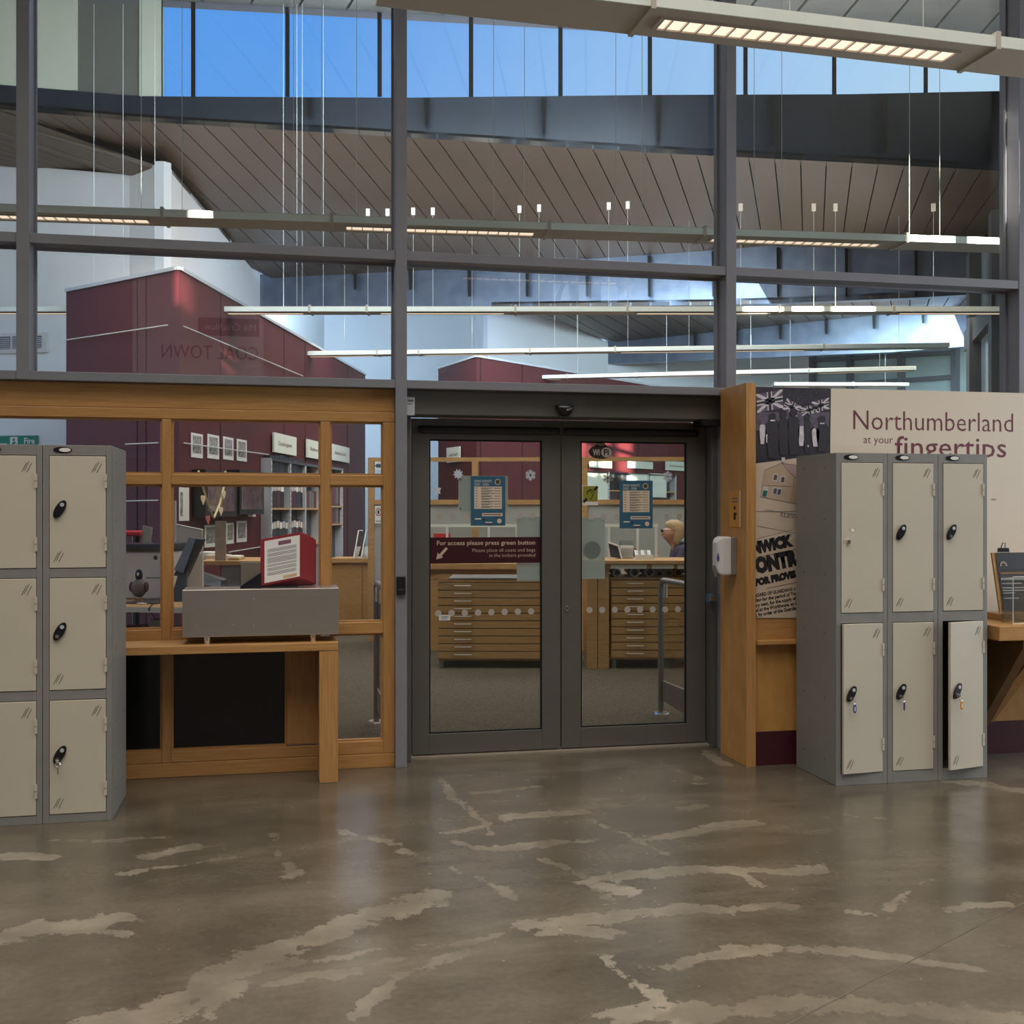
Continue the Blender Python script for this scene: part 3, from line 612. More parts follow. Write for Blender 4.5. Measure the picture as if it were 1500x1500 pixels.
# ================================================================ foyer things
# ---------------------------------------------------------------- lockers
def rotz(p, c, a):
    x, y = p.x - c[0], p.y - c[1]; ca, sa = math.cos(a), math.sin(a)
    return Vector((c[0] + x * ca - y * sa, c[1] + x * sa + y * ca, p.z))
def locker(x, y, W, D, doors, label, group, rail_top=.050, end_panel=None):
    """doors: list of (z0, z1, angle, lock kind)"""
    H = 1.775; R = thing('locker', (x + W / 2, y + D / 2, 0), label, 'locker', group)
    t = .006; sl, sr = .029, .026
    b = MB()
    b.box(x, x + t, y + .014, y + D, 0, H); b.box(x + W - t, x + W, y + .014, y + D, 0, H); b.box(x + t, x + W - t, y + D - t, y + D, 0, H)
    b.box(x + t, x + W - t, y + .014, y + D - t, H - t, H); b.box(x + t, x + W - t, y + .014, y + D - t, 0, .02)
    b.box(x + .0008, x + sl, y, y + .014, 0, H); b.box(x + W - sr, x + W - .0008, y, y + .014, 0, H)
    zs = sorted(doors, key=lambda q: q[0]); edges = [0.0] + [v for q in zs for v in q[:2]] + [H]
    for i in range(0, len(edges), 2): b.box(x + sl, x + W - sr, y, y + .014, edges[i], edges[i + 1])
    for q in zs[:-1]: b.box(x + t, x + W - t, y + .02, y + D - t, q[1] + .01, q[1] + .02)
    b.build('carcass', LOCKG, R, bevel=.0015)
    if end_panel is not None:
        xe = x - .0015 if end_panel < 0 else x + W
        MB().box(xe, xe + .0015, y + .004, y + D, .003, H - .003).build('end_panel', LOCKSIDE, R)
        SW = Wall(Vector((xe if end_panel < 0 else xe + .0015, y, 0)), Vector((xe if end_panel < 0 else xe + .0015, y + D, 0)))
        for zz in (.12, .45, .80, 1.12, 1.42, 1.70):
            for ss in (.12, .36): MB().disc(SW, ss, zz, .004, .004, 0, .0008, 8).build('rivet', VOID, R)
    F = Wall(Vector((x, y, 0)), Vector((x + W, y, 0)))
    pl = MB().disc(F, .088, H - rail_top / 2 + .002, .042, .0145, 0, .003, 24); pl = pl.build('number_plate', BLACK, R)
    MB().disc(F, .099, H - rail_top / 2 + .002, .026, .0095, .003, .0045, 20).build('number_label', PAPER, pl)
    for z0, z1, ang, kind in doors:
        x0, x1 = sl + .002, W - sr - .002
        hinge = (x + x1, y + .001); A = Wall(Vector((*rotz(Vector((x, y, 0)), hinge, math.radians(ang)).xy, 0)), Vector((*rotz(Vector((x + W, y, 0)), hinge, math.radians(ang)).xy, 0)))
        d = MB().wbox(A, x0, x1, z0 + .003, z1 - .003, -.014, .003).build('door', LOCKC, R, bevel=.002)
        def slit(cx, cz):
            m_ = MB()
            for k_ in (-1, 0, 1):
                bx = cx + k_ * .011; lift = .004 if k_ == 0 else (-.002 if k_ < 0 else -.004)
                m_.slab([A.pt(bx - .012, cz - .022 + lift, .003), A.pt(bx - .0095, cz - .022 + lift, .003), A.pt(bx + .012, cz + .022 + lift, .003), A.pt(bx + .0095, cz + .022 + lift, .003)], A.n * .0006)
            m_.build('vent_slit', VOID, d)
        slit(x1 - .040, z1 - .055); slit(x0 + .040, z0 + .055)
        for hz in (z1 - .12 if z1 - z0 < .6 else z1 - .145, z0 + .115 if z1 - z0 < .6 else z0 + .15):
            h_ = MB().wbox(A, x1 - .005, x1 + .006, hz - .033, hz + .033, .002, .008).build('hinge', LOCKC, d)
            MB().wbox(A, x1 - .0055, x1 + .0065, hz - .002, hz + .002, .0075, .0085).build('knuckle_joint', LOCKG, d)
        lz = z0 + (z1 - z0) * .525 if z1 - z0 < .6 else z0 + (z1 - z0) * .535; lx = x0 + .046
        if kind == 'bare':
            MB().wbox(A, lx - .018, lx, lz - .058, lz - .040, .003, .016).build('bare_cam_lock', CHROME, d)
            MB().disc(A, lx + .018, lz + .012, .010, .008, .003, .0045).build('paint_patch', PAPER, d)
            for dx in (.002, .032): MB().disc(A, lx + dx, lz + .018, .0022, .0022, .003, .004, 8).build('screw_hole', VOID, d)
        elif kind:
            pl = MB().disc(A, lx, lz, .021, .047, .003, .013, 26, tilt=-.52).build('lock_plate', BLACK, d, bevel=.002)
            MB().disc(A, lx + .011, lz + .021, .0095, .0095, .013, .0145, 16).build('emblem_disc', ZINC, d)
            cyl = MB().disc(A, lx - .010, lz - .022, .009, .009, .013, .020, 16).build('lock_cylinder', CHROME if kind != 'dark' else BLACK, d)
            if kind in ('key', 'blue', 'thin', 'amber'):
                p0 = A.pt(lx - .010, lz - .022, .020); k = thing('locker_key', p0, {'key': 'bare steel key hanging in the bottom locker door at left', 'blue': 'key with blue oval tag in the slightly open locker door', 'thin': 'key with dark blue tag seen edge on, middle lower locker', 'amber': 'key with amber yellow tag in the wide open locker door'}[kind], 'key', 'keys in the locker locks')
                m_ = MB().wbox(A, lx - .0115, lx - .0085, lz - .034, lz - .014, .020, .042); m_.build('key_blade', CHROME, k)
                ring = [A.pt(lx - .004 + .011 * math.cos(q * math.pi / 6), lz - .040 + .011 * math.sin(q * math.pi / 6), .036) for q in range(13)]
                MB().tube(ring, .0014, 6).build('key_ring', CHROME, k)
                if kind == 'key': MB().wbox(A, lx - .006, lx + .000, lz - .085, lz - .048, .034, .037).build('spare_key', CHROME, k)
                else:
                    col = {'blue': (0.06, 0.07, 0.24), 'thin': (0.05, 0.05, 0.16), 'amber': (0.62, 0.27, 0.01)}[kind]
                    fm = mat('tag_' + kind, col, .35, var=.1)
                    wd = .004 if kind == 'thin' else .0095
                    fo = MB().disc(A, lx + .0005, lz - .074, wd, .024, .033, .039, 18).build('tag', fm, k)
                    if kind != 'thin': MB().wbox(A, lx - .004, lx + .005, lz - .086, lz - .064, .039, .0396).build('tag_window', CREAMP if kind == 'amber' else ZINC, k)
    return R
g1 = 'three door lockers at the left'; dz3 = [(.040, .578), (.622, 1.152), (1.195, 1.726)]
LW = .308
locker(-.797 - LW, 5.453, LW, .46, [(*dz3[2], 0, 'dark'), (*dz3[1], 0, 'plain'), (*dz3[0], 0, 'key')], 'cream three door locker beside the timber screen, grey side showing', g1, end_panel=1)
locker(-.797 - 2 * LW - .001, 5.453, LW, .46, [(*dz3[2], 0, None), (*dz3[1], 0, None), (*dz3[0], 0, None)], 'cream three door locker cut off by the left edge', g1)
g2 = 'two door lockers at the right'; dz2 = [(.062, .865), (.918, 1.725)]; RWd = .301
locker(2.876, 5.337, RWd, .455, [(*dz2[1], 0, 'bare'), (*dz2[0], 4.5, 'blue')], 'cream two door locker nearest the doors, lower door ajar', g2, end_panel=-1)
locker(2.876 + RWd + .001, 5.337, RWd, .455, [(*dz2[1], 0, 'dark'), (*dz2[0], 0, 'thin')], 'middle cream two door locker with both doors shut', g2)
locker(2.876 + 2 * RWd + .002, 5.337, RWd, .455, [(*dz2[1], 0, 'plain'), (*dz2[0], 13, 'amber')], 'cream two door locker at the right, lower door standing open', g2)

# ---------------------------------------------------------------- oak ledge, steel box and flip display
bn = thing('oak_ledge', (-.25, 6.10, 0), 'oak ledge with one panel leg in front of the timber screen', 'ledge')
MB().box(-1.45, .287, 5.955, 6.258, .713, .757).build('top', OAKX, bn, bevel=.003)
MB().box(.186, .286, 5.958, 6.257, 0, .712).build('leg_panel', OAKZ, bn, bevel=.003)
sb = thing('steel_box', (-.115, 6.12, .757), 'long brushed stainless steel box on four short feet', 'box')
MB().box(-.525, .293, 6.0, 6.248, .795, 1.047).build('casing', STAIN, sb, bevel=.003)
for fx in (-.40, .155):
    for fy in (6.025, 6.215):
        MB().rings([((fx, fy, .757), (.014, 0, 0), (0, .014, 0)), ((fx, fy, .795), (.017, 0, 0), (0, .017, 0))], 12).build('foot', CHROME, sb)
BX = Wall(Vector((0, 6.0, 0)), Vector((1, 6.0, 0)))
for px, py in ((287, 880), (287, 917), (342, 915), (372, 917), (372, 877), (425, 917)):
    s, z = BX.hit(px, py); MB().disc(BX, s, z, .004, .004, 0, .001, 10).build('rivet', CHROME, sb)
# flip display: leaves pivot on a stand
fd = thing('flip_display', (-.03, 6.11, 1.047), 'red desktop flip display showing a printed page, on the steel box', 'display')
aL = onz(381, 862, 1.05); a0 = Vector((aL.x, 6.10, 1.055)); lw, lh = .225, .255
ux = Vector((math.cos(.30), math.sin(.30), 0)); uz = Vector((0, 0, 1)); tl = .16
ex = (ux * math.cos(tl) + uz * math.sin(tl)); ez = Vector((0, 0, 1)); en = Vector((ux.y, -ux.x, 0))
class Skew(Wall):
    def __init__(s): s.a = a0; s.u = ex; s.n = en; s.len = lw
    def pt(s, q, z, d=0.0): return a0 + ex * q + ez * z + en * d
FD = Skew()
step = Vector((.0088, .0115, -.0012))
mb = MB().slab([FD.pt(0, 0), FD.pt(lw, 0), FD.pt(lw, lh), FD.pt(0, lh)], en * -.004); lf = mb.build('leaf', FLIPRED, fd, bevel=.0006)
le = MB().slab([FD.pt(lw, 0, .0002), FD.pt(lw + .0022, 0, .0002), FD.pt(lw + .0022, lh, .0002), FD.pt(lw, lh, .0002)], en * -.0046).build('leaf_edge', mat('leaf_edge_rose', (.40, .06, .065), .4, var=.1), lf)
for i in range(1, 11):
    c = lf.copy(); COL.objects.link(c); c.parent = fd; c.location = step * i + Vector((0, 0, -.0003 * i * i)); e_ = le.copy(); COL.objects.link(e_); e_.parent = c
MB().slab([FD.pt(.022, .012, .0005), FD.pt(lw - .002, .012, .0005), FD.pt(lw - .002, lh - .014, .0005), FD.pt(.022, lh - .014, .0005)], en * .0008).build('page', PAPER, fd)
MB().slab([FD.pt(.10, lh - .05), FD.pt(.172, lh - .05), FD.pt(.172, lh - .028), FD.pt(.10, lh - .028)], en * .0018).build('title_block', mat('title_plum', (.20, .08, .13), .7, var=.1), fd)
lines = MB(); zz = lh - .066
for k, n in enumerate((3, 3, 5, 2, 3, 3)):
    for _ in range(n):
        lines.slab([FD.pt(.038, zz, .0014), FD.pt(.205 - random.random() * .012, zz, .0014), FD.pt(.205, zz + .0028, .0014), FD.pt(.038, zz + .0028, .0014)], en * .0003); zz -= .0064
    zz -= .005
lines.build('text_lines', INKG, fd)
MB().slab([FD.pt(.128, .018), FD.pt(.205, .018), FD.pt(.205, .034), FD.pt(.128, .034)], en * .0018).build('address_label', mat('peach_print', (.62, .40, .22), .7, var=.1), fd)
st = MB(); q0 = Vector((a0.x - .105, 6.05, 1.047)); st.slab([q0, q0 + Vector((.11, .02, 0)), q0 + Vector((.11, .02, .085)), q0 + Vector((0, 0, .012))], (.0, .05, 0)); st.box(a0.x - .02, a0.x + .20, 6.10, 6.20, 1.047, 1.056)
st.build('stand', BLACK, fd)

# ---------------------------------------------------------------- small devices round the doors
M2F = Wall(Vector((0, Y0, 0)), Vector((1, Y0, 0)))
s, z = M2F.hit(587, 871); cr = thing('card_reader', M2F.pt(s, z - .05, .0), 'small black proximity reader on the steel post', 'card reader')
MB().wbox(M2F, s - .026, s + .026, z, z + .105, 0, .022).build('body', BLACK, cr, bevel=.004)
for q in (-.01, 0, .01): MB().disc(M2F, s + q, z + .030, .0025, .0025, .022, .0228, 8).build('indicator', CHROME, cr)
OPF = Wall(Vector((0, 6.30, 0)), Vector((1, 6.30, 0)))
s, z = OPF.hit(826, 602); rd = thing('motion_sensor', OPF.pt(s, z, 0), 'black dome motion sensor above the middle of the doors', 'sensor')
m_ = MB(); m_.rings([((s, 6.30 - .012, z + .034), (.056, 0, 0), (0, .012, 0)), ((s, 6.275, z + .030), (.056, 0, 0), (0, .030, 0)), ((s, 6.272, z + .005), (.050, 0, 0), (0, .030, 0)), ((s, 6.275, z - .020), (.034, 0, 0), (0, .026, 0)), ((s, 6.28, z - .034), (.014, 0, 0), (0, .016, 0))], 18)
m_.build('dome', BLACK, rd, smooth=True)
MB().ball((s + .008, 6.247, z + .004), .014, .005, .007, 10, 6).build('lens', CHROME, rd)
s, z = OPF.hit(600.5, 609); bxl = thing('wall_switch_box', OPF.pt(s, z, 0), 'pale grey notice box at the top corner of the door surround', 'box')
MB().wbox(OPF, s - .022, s + .024, z, z + .105, 0, .03).build('casing', ZINC, bxl, bevel=.002)
MB().wbox(OPF, s - .016, s + .016, z + .078, z + .090, .03, .0305).build('printed_mark', INKG, bxl); MB().wbox(OPF, s - .016, s + .010, z + .062, z + .068, .03, .0305).build('printed_mark', INKG, bxl)

# ---------------------------------------------------------------- birch end panel, dispenser, notice
pil = thing('birch_end_panel', (2.61, 6.02, 0), 'tall birch plywood end panel right of the doors', 'panel')
MB().box(2.588, 2.642, 5.84, 6.215, 0, 2.198).build('board', BIRCH, pil, bevel=.002)
MB().box(2.586, 2.644, 5.834, 5.84, 0, 2.198).build('edge_strip', OAKZ, pil)
PF = Wall(Vector((2.588, 0, 0)), Vector((2.588, 10, 0)))   # the face towards the doors
def phit(px, py): return PF.hit(px, py)
s0, _ = phit(1085, 740); s1, _ = phit(1069, 740); _, za = phit(1077, 719); _, zb = phit(1077, 772)
nt_ = thing('orange_notice', PF.pt(s0, zb, 0), 'narrow orange hand washing notice on the birch panel', 'notice')
MB().wbox(PF, s0, s1, zb, za, 0, .003).build('sheet', mat('notice_orange', (.62, .28, .04), .4, var=.05), nt_)
MB().wbox(PF, s0 - .006, s0 + .004, zb, za, .003, .006).build('clear_edge', mat('acrylic_edge', (.72, .62, .5), .3, var=.05), nt_)
sc_ = (s0 + s1) / 2; h_ = za - zb
pic = MB(); pic.wbox(PF, sc_ - .016, sc_ + .016, zb + h_ * .20, zb + h_ * .40, .003, .0036); pic.disc(PF, sc_, zb + h_ * .53, .014, .012, .003, .0036, 12); pic.wbox(PF, sc_ - .030, sc_ - .014, zb + h_ * .34, zb + h_ * .39, .003, .0036)
pic.build('pictogram', INK, nt_)
for q in (.77, .68): MB().wbox(PF, sc_ - .045, sc_ + .045, zb + h_ * q, zb + h_ * (q + .035), .003, .0034).build('text_line', INKG, nt_)
# soap dispenser
s_f, _ = phit(1074, 820); _, zt = phit(1074, 785); _, zb = phit(1074, 843)
ds = thing('soap_dispenser', PF.pt(s_f, zb, 0), 'white wall dispenser with blue drop window on the birch panel', 'dispenser')
MB().wbox(PF, s_f - .052, s_f + .052, zb + .005, zt - .006, 0, .030).build('back_plate', GREYP, ds, bevel=.004)
sec = []
def rr(d, hw, z0, z1):
    return [PF.pt(s_f - hw, z0, d), PF.pt(s_f + hw, z0, d), PF.pt(s_f + hw, z1, d), PF.pt(s_f - hw, z1, d)]
A_ = [rr(.030, .052, zb + .004, zt - .004), rr(.080, .050, zb + .002, zt - .002), rr(.105, .044, zb + .012, zt - .014), rr(.118, .034, zb + .05, zt - .04)]
vs = [v for g in A_ for v in g]; fs = []
for i in range(3):
    for k in range(4): fs.append((i*4+k, i*4+(k+1)%4, (i+1)*4+(k+1)%4, (i+1)*4+k))
fs += [(3, 2, 1, 0), (12, 13, 14, 15)]
MB().add(vs, fs).build('cover', WHITEP, ds, bevel=.010)
bl_ = MB(); c_ = PF.pt(s_f - .034, zb + .11, .112); bl_.slab([c_ + Vector((0, -.004, .028)), c_ + Vector((-.006, -.004, -.005)), c_ + Vector((-.003, -.004, -.022)), c_ + Vector((.006, -.004, -.022)), c_ + Vector((.009, -.004, -.005))], (0, -.006, 0)); bl_.build('blue_window', mat('drop_blue', (.03, .05, .25), .3, var=.1), ds)
MB().rings([(PF.pt(s_f, zb - .005, .105), (.012, 0, 0), (0, .014, 0)), (PF.pt(s_f, zb + .06, .110), (.014, 0, 0), (0, .020, 0))], 10).build('push_lever', GREYP, ds)
# blue lock box on the jamb
JF = Wall(Vector((2.592, 0, 0)), Vector((2.592, 10, 0)))
s, z = JF.hit(1043, 876); lb = thing('door_release', JF.pt(s, z - .02, 0), 'small blue and chrome door release on the right jamb', 'door release')
MB().wbox(JF, s - .03, s + .03, z - .028, z + .025, 0, .03).build('casing', mat('release_blue', (.05, .14, .22), .35, var=.1), lb, bevel=.003)
MB().wbox(JF, s - .05, s - .03, z - .015, z + .015, 0, .034).build('keeper', CHROME, lb, bevel=.002)

# ---------------------------------------------------------------- printed board
BY = 5.86; BD = Wall(Vector((0, BY, 0)), Vector((1, BY, 0)))
bd = thing('display_board', (3.8, BY, .85), 'cream display board with maroon title lettering, old photograph and poster', 'display board')
BXR = 5.6
MB().box(2.645, BXR, BY, BY + .04, .85, 2.18).build('board', PANELC, bd)
NAVY = mat('photo_dark', (.012, .009, .016), .6, col2=(.03, .024, .036), scale=22, var=.1)
LILAC = mat('photo_light', (.56, .50, .55), .6, var=.25, scale=40); MIDP = mat('photo_mid', (.10, .075, .115), .6, var=.3, scale=40); GREYD = mat('photo_shadow', (.022, .018, .026), .6, var=.3, scale=50)
def bp(px, py): return BD.hit(px, py)
def bpoly(pts, m, nm, d, par=bd, W=BD):
    MB().slab([W.pt(*W.hit(*p), d) for p in pts], W.n * .0006).build(nm, m, par)
bpoly([(1106, 566.5), (1217, 569), (1216, 664), (1106, 679)], NAVY, 'photograph', .001)
def crop(x, y): return (1100 + x / 10.714, 560 + y / 10.714)
def cp(L_, m, nm, d): bpoly([crop(*p) for p in L_], m, nm, d)
def flag(o, ax, ay, nm='flag'):
    """waving flag printed in the photograph: o corner, ax / ay edge vectors in zoom pixels"""
    def q(u, v): return (o[0] + ax[0] * u + ay[0] * v, o[1] + ax[1] * u + ay[1] * v)
    cp([q(0, 0), q(1, 0), q(1, 1), q(0, 1)], MIDP, nm, .0018)
    for pts in ([q(0, .0), q(.1, 0), q(1, .9), q(1, 1), q(.9, 1), q(0, .1)], [q(.9, 0), q(1, 0), q(1, .1), q(.1, 1), q(0, 1), q(0, .9)],
                [q(.40, 0), q(.60, 0), q(.60, 1), q(.40, 1)], [q(0, .36), q(1, .36), q(1, .64), q(0, .64)]): cp(pts, LILAC, nm + '_stripe', .0026)
    for pts in ([q(.45, 0), q(.55, 0), q(.55, 1), q(.45, 1)], [q(0, .44), q(1, .44), q(1, .56), q(0, .56)]): cp(pts, GREYD, nm + '_cross', .0034)
cp([(80, 470), (1230, 470), (1215, 700), (80, 760)], MIDP, 'crowd', .0014)
flag((80, 190), (410, -80), (15, 290)); flag((560, 250), (230, 130), (-70, 170)); flag((760, 400), (270, -60), (40, 130)); flag((950, 310), (270, -70), (10, 180))
def figure(x, top, w, h, head, m=GREYD, collar=True, light=False):
    cp([(x - w * .5, top + head * 1.6), (x - w * .3, top + head * 1.05), (x + w * .3, top + head * 1.05), (x + w * .5, top + head * 1.6), (x + w * .46, top + h * .6), (x + w * .3, top + h), (x - w * .3, top + h), (x - w * .46, top + h * .6)], LILAC if light else m, 'figure', .0042)
    cp([(x + head * .5 * math.cos(a * math.pi / 5), top + head * .55 + head * .55 * math.sin(a * math.pi / 5)) for a in range(10)], MIDP if light else GREYD, 'figure_head', .005)
    if collar and not light: cp([(x - w * .16, top + head * 1.0), (x + w * .16, top + head * 1.0), (x + w * .2, top + head * 1.2), (x - w * .2, top + head * 1.2)], LILAC, 'collar', .0056)
figure(175, 590, 90, 380, 70, light=True); figure(785, 600, 100, 400, 80, light=True); figure(1010, 640, 120, 370, 80, light=True)
figure(335, 480, 200, 720, 110); figure(505, 450, 160, 700, 110, collar=False); figure(665, 410, 190, 730, 120, collar=False); figure(880, 490, 120, 620, 95, collar=False); figure(1110, 525, 190, 560, 110)
for (x, y, w, h) in ((230, 820, 22, 130), (470, 1180, 60, 70), (880, 985, 22, 35)): cp([(x, y), (x + w, y), (x + w * .8, y + h), (x + w * .2, y + h)], LILAC, 'highlight', .0056)
for _ in range(26):
    x, y = random.uniform(520, 1230), random.uniform(110, 300); cp([(x, y), (x + 14, y + 4), (x + 10, y + 14), (x - 3, y + 10)], MIDP, 'leaf_speck', .0016)
# house drawing
def hcrop(x, y): return (1030 + x / 6.0, 560 + y / 6.0)
def hp(L_, m, nm, d): bpoly([hcrop(*p) for p in L_], m, nm, d)
DRAW = mat('drawing_paper', (.55, .45, .36), .7, var=.03); TAN = mat('drawing_tan', (.46, .345, .255), .7, var=.06); ROSE = mat('drawing_rose', (.40, .28, .29), .7, var=.06); TEAL = mat('drawing_teal', (.02, .13, .11), .6, var=.1); WPANE = mat('drawing_pane', (.50, .52, .52), .7, var=.1)
bpoly([(1106, 679), (1180, 670), (1180, 770), (1106, 790)], DRAW, 'drawing_sheet', .0012)
hp([(540, 770), (690, 710), (800, 835), (770, 1060), (500, 1005)], TAN, 'house_wall', .002)
hp([(690, 710), (900, 740), (900, 860), (800, 835)], ROSE, 'house_roof', .002); hp([(800, 835), (900, 860), (900, 1090), (770, 1060)], TAN, 'house_side', .0019)
def hl(a, b_, w=3.5, m=INKG):
    a, b_ = hcrop(*a), hcrop(*b_); pa, pb = BD.pt(*BD.hit(*a), .003), BD.pt(*BD.hit(*b_), .003); e = (pb - pa).normalized(); n_ = Vector((-e.z, 0, e.x)) * .0010
    MB().slab([pa - n_, pb - n_, pb + n_, pa + n_], BD.n * .0003).build('drawn_line', m, bd)
for a, b_ in (((540, 770), (690, 710)), ((690, 710), (800, 835)), ((540, 770), (500, 1005)), ((500, 1005), (770, 1060)), ((800, 835), (770, 1060)), ((690, 710), (880, 738)), ((800, 835), (870, 850)), ((530, 905), (780, 915)), ((465, 1135), (840, 1135)), ((770, 1060), (860, 1082)), ((540, 1120), (860, 1170)), ((465, 1260), (880, 1340))): hl(a, b_)
for x, y in ((615, 800), (680, 820), (612, 920), (650, 928)):
    hp([(x, y), (x + 42, y + 4), (x + 34, y + 72), (x - 8, y + 68)], WPANE, 'house_window', .0026); hp([(x + 8, y + 12), (x + 34, y + 14), (x + 28, y + 60), (x, y + 58)], MIDP, 'window_glass', .0032)
hp([(530, 915), (572, 920), (558, 1008), (512, 1000)], WPANE, 'house_door_frame', .0026); hp([(528, 950), (564, 955), (552, 1005), (516, 998)], TEAL, 'house_door', .0032)
s, z = bp(1142, 756); text('ELEVA', bd, INKG, BD, s, z, .034, d=.003, sx=1.3, tilt=-.16)
# contract poster, tilted
bpoly([(1106, 802), (1176, 786), (1176, 905), (1106, 905)], mat('poster_paper', (.55, .44, .34), .7, var=.04), 'contract_poster', .0022)
def ptext(sx_, px, py, size, width, bold=.0, tilt=.19, m=INK):
    s, z = bp(px, py); text(sx_, bd, m, BD, s, z, size, d=.0035, bold=bold, tilt=tilt, width=width)
ptext('NWICK', 1102, 811, .085, .26, .008); ptext('ONTR', 1107, 839, .115, .275, .010); ptext('FOR PROVIS', 1106, 858, .052, .26, .005)
for i, (tx, wd_) in enumerate((('BOARD OF GUARDIANS o', .255), ('ding for the period of Tw', .26), ('ary next, for the supply of', .26), ('ed at the Workhouse, as t', .26), ('d, by order of the Guardia', .26))): ptext(tx, 1105.5, 875 + i * 7.2, .028, wd_, .001, .15)
for a, b_ in (((1106, 817), (1170, 804)), ((1122, 862), (1172, 852))):
    pa, pb = BD.pt(*bp(*a), .0032), BD.pt(*bp(*b_), .0032); n_ = Vector((0, 0, .0012)); MB().slab([pa - n_, pb - n_, pb + n_, pa + n_], BD.n * .0004).build('rule', INK, bd)
# title lettering
def btext(tx, px0, px1, py, size, m, bold):
    (s0_, z_), (s1_, _) = bp(px0, py), bp(px1, py); text(tx, bd, m, BD, s0_, z_, size, d=.001, width=s1_ - s0_, bold=bold)
btext('Northumberland', 1250, 1484, 629, .166, MAROON, -.0012); btext('at your', 1265, 1308, 649, .066, MAROON, -.0006); btext('fingertips', 1311, 1474, 668, .172, MAROON, .0004); btext('en', 1452, 1459, 733, .025, INKG, 0)
# oak and maroon cladding under the board
cl = thing('birch_dado', (4.0, 5.85, 0), 'birch panelling with maroon plinth below the display board', 'panelling')
MB().box(2.648, BXR, 5.858, 5.90, .195, .70).build('panel', BIRCH, cl); MB().box(2.648, BXR, 5.853, 5.90, 0, .195).build('plinth', MAROOND, cl)
MB().box(2.648, BXR, 5.80, 5.90, .70, .722).build('ledge', OAKX, cl, bevel=.002); MB().box(2.648, BXR, 5.862, 5.90, .722, .85).build('upstand', OAKX, cl)
# wall desk at the right
dk = thing('wall_desk', (4.6, 5.6, .73), 'oak wall desk with diagonal bracket right of the lockers', 'desk')
MB().box(3.83, 5.5, 5.30, 5.798, .752, .832).build('top', OAKX, dk, bevel=.004)
bk = MB().slab([Vector((4.02, 5.795, .752)), Vector((4.02, 5.795, .20)), Vector((4.02, 5.74, .20)), Vector((4.02, 5.36, .70)), Vector((4.02, 5.36, .752))], (.06, 0, 0)); bk.build('bracket', mat('oak_dark', (.20, .105, .04), .5, col2=(.15, .075, .028), scale=9), dk)
bk = MB().slab([Vector((4.20, 5.40, .75)), Vector((4.27, 5.40, .75)), Vector((4.10, 5.73, .22)), Vector((4.03, 5.73, .22))], (0, .05, 0)); bk.build('diagonal_strut', OAKZ, dk)
# leaflet stand and acrylic holder
LS = Wall(Vector((0, 5.62, 0)), Vector((1, 5.62, 0)))
(sa, za_), (sb_, zb_) = LS.hit(1464, 810), LS.hit(1469, 881)
ls = thing('notice_stand', LS.pt(sa + .15, .832, 0), 'wooden stand holding a dark printed notice on the wall desk', 'notice stand')
MB().box(sa - .02, sa + .36, 5.55, 5.72, .832, .872).build('wooden_base', PALEWOOD, ls, bevel=.004)
lean = .05
nb = MB().slab([Vector((sa, 5.61, .872)), Vector((sa + .33, 5.61, .872)), Vector((sa + .31, 5.66, za_)), Vector((sa - .02, 5.66, za_))], (0, .015, 0)).build('backing_board', PALEWOOD, ls)
MB().slab([Vector((sa + .018, 5.607, .885)), Vector((sa + .33, 5.607, .885)), Vector((sa + .31, 5.656, za_)), Vector((sa - .002, 5.656, za_))], (0, -.002, 0)).build('notice_sheet', mat('notice_charcoal', (.018, .016, .020), .5, var=.1), ls)
class Lean(Wall):
    def __init__(s): s.a = Vector((sa + .008, 5.604, .885)); s.u = Vector((1, 0, 0)); s.n = Vector((0, -1, 0)); s.len = .3
    def pt(s, q, z, d=0.0): return s.a + Vector((q - z * .062, z * .146 - d - .0015, z))
LN = Lean()
for q, (z_, w_) in enumerate(((.215, .20), (.185, .24), (.178, .22), (.155, .13), (.130, .24), (.115, .24), (.10, .08), (.07, .1))):
    MB().slab([LN.pt(.02, z_, .001), LN.pt(.02 + w_, z_, .001), LN.pt(.02 + w_, z_ + .006, .001), LN.pt(.02, z_ + .006, .001)], (0, -.0006, 0)).build('text_line', PAPER if q else mat('amber_print', (.5, .22, .03), .6, var=.1), ls)
em = MB()
for q in range(7):
    a = math.pi * q / 6; em.slab([LN.pt(.05 + .024 * math.cos(a + .15), .262 + .024 * math.sin(a + .15), .001), LN.pt(.05 + .024 * math.cos(a - .15), .262 + .024 * math.sin(a - .15), .001), LN.pt(.05 + .010 * math.cos(a), .262 + .010 * math.sin(a), .001)], (0, -.0006, 0))
em.build('fan_emblem', SIGNTEXT, ls)
c_ = LS.hit(1477, 806); cl2 = thing('bulldog_clip', (c_[0], 5.66, c_[1]), 'small black clip on top of the notice stand', 'clip')
MB().slab([Vector((c_[0] - .03, 5.65, c_[1] - .012)), Vector((c_[0] + .03, 5.65, c_[1] - .012)), Vector((c_[0] + .026, 5.65, c_[1] + .012)), Vector((c_[0] - .026, 5.65, c_[1] + .012))], (0, .03, 0)).build('jaw', BLACK, cl2)
MB().tube([(c_[0] - .015, 5.665, c_[1] + .012), (c_[0] - .005, 5.665, c_[1] + .04), (c_[0] + .012, 5.665, c_[1] + .04), (c_[0] + .012, 5.665, c_[1] + .012)], .003, 6).build('wire_handle', BLACK, cl2)
AH = Wall(Vector((0, 5.40, 0)), Vector((1, 5.40, 0))); (sa, za_), (_, zb_) = AH.hit(1484, 845), AH.hit(1484, 905)
ah = thing('acrylic_holder', (sa + .1, 5.44, .832), 'clear acrylic leaflet holder at the right edge of the desk', 'leaflet holder')
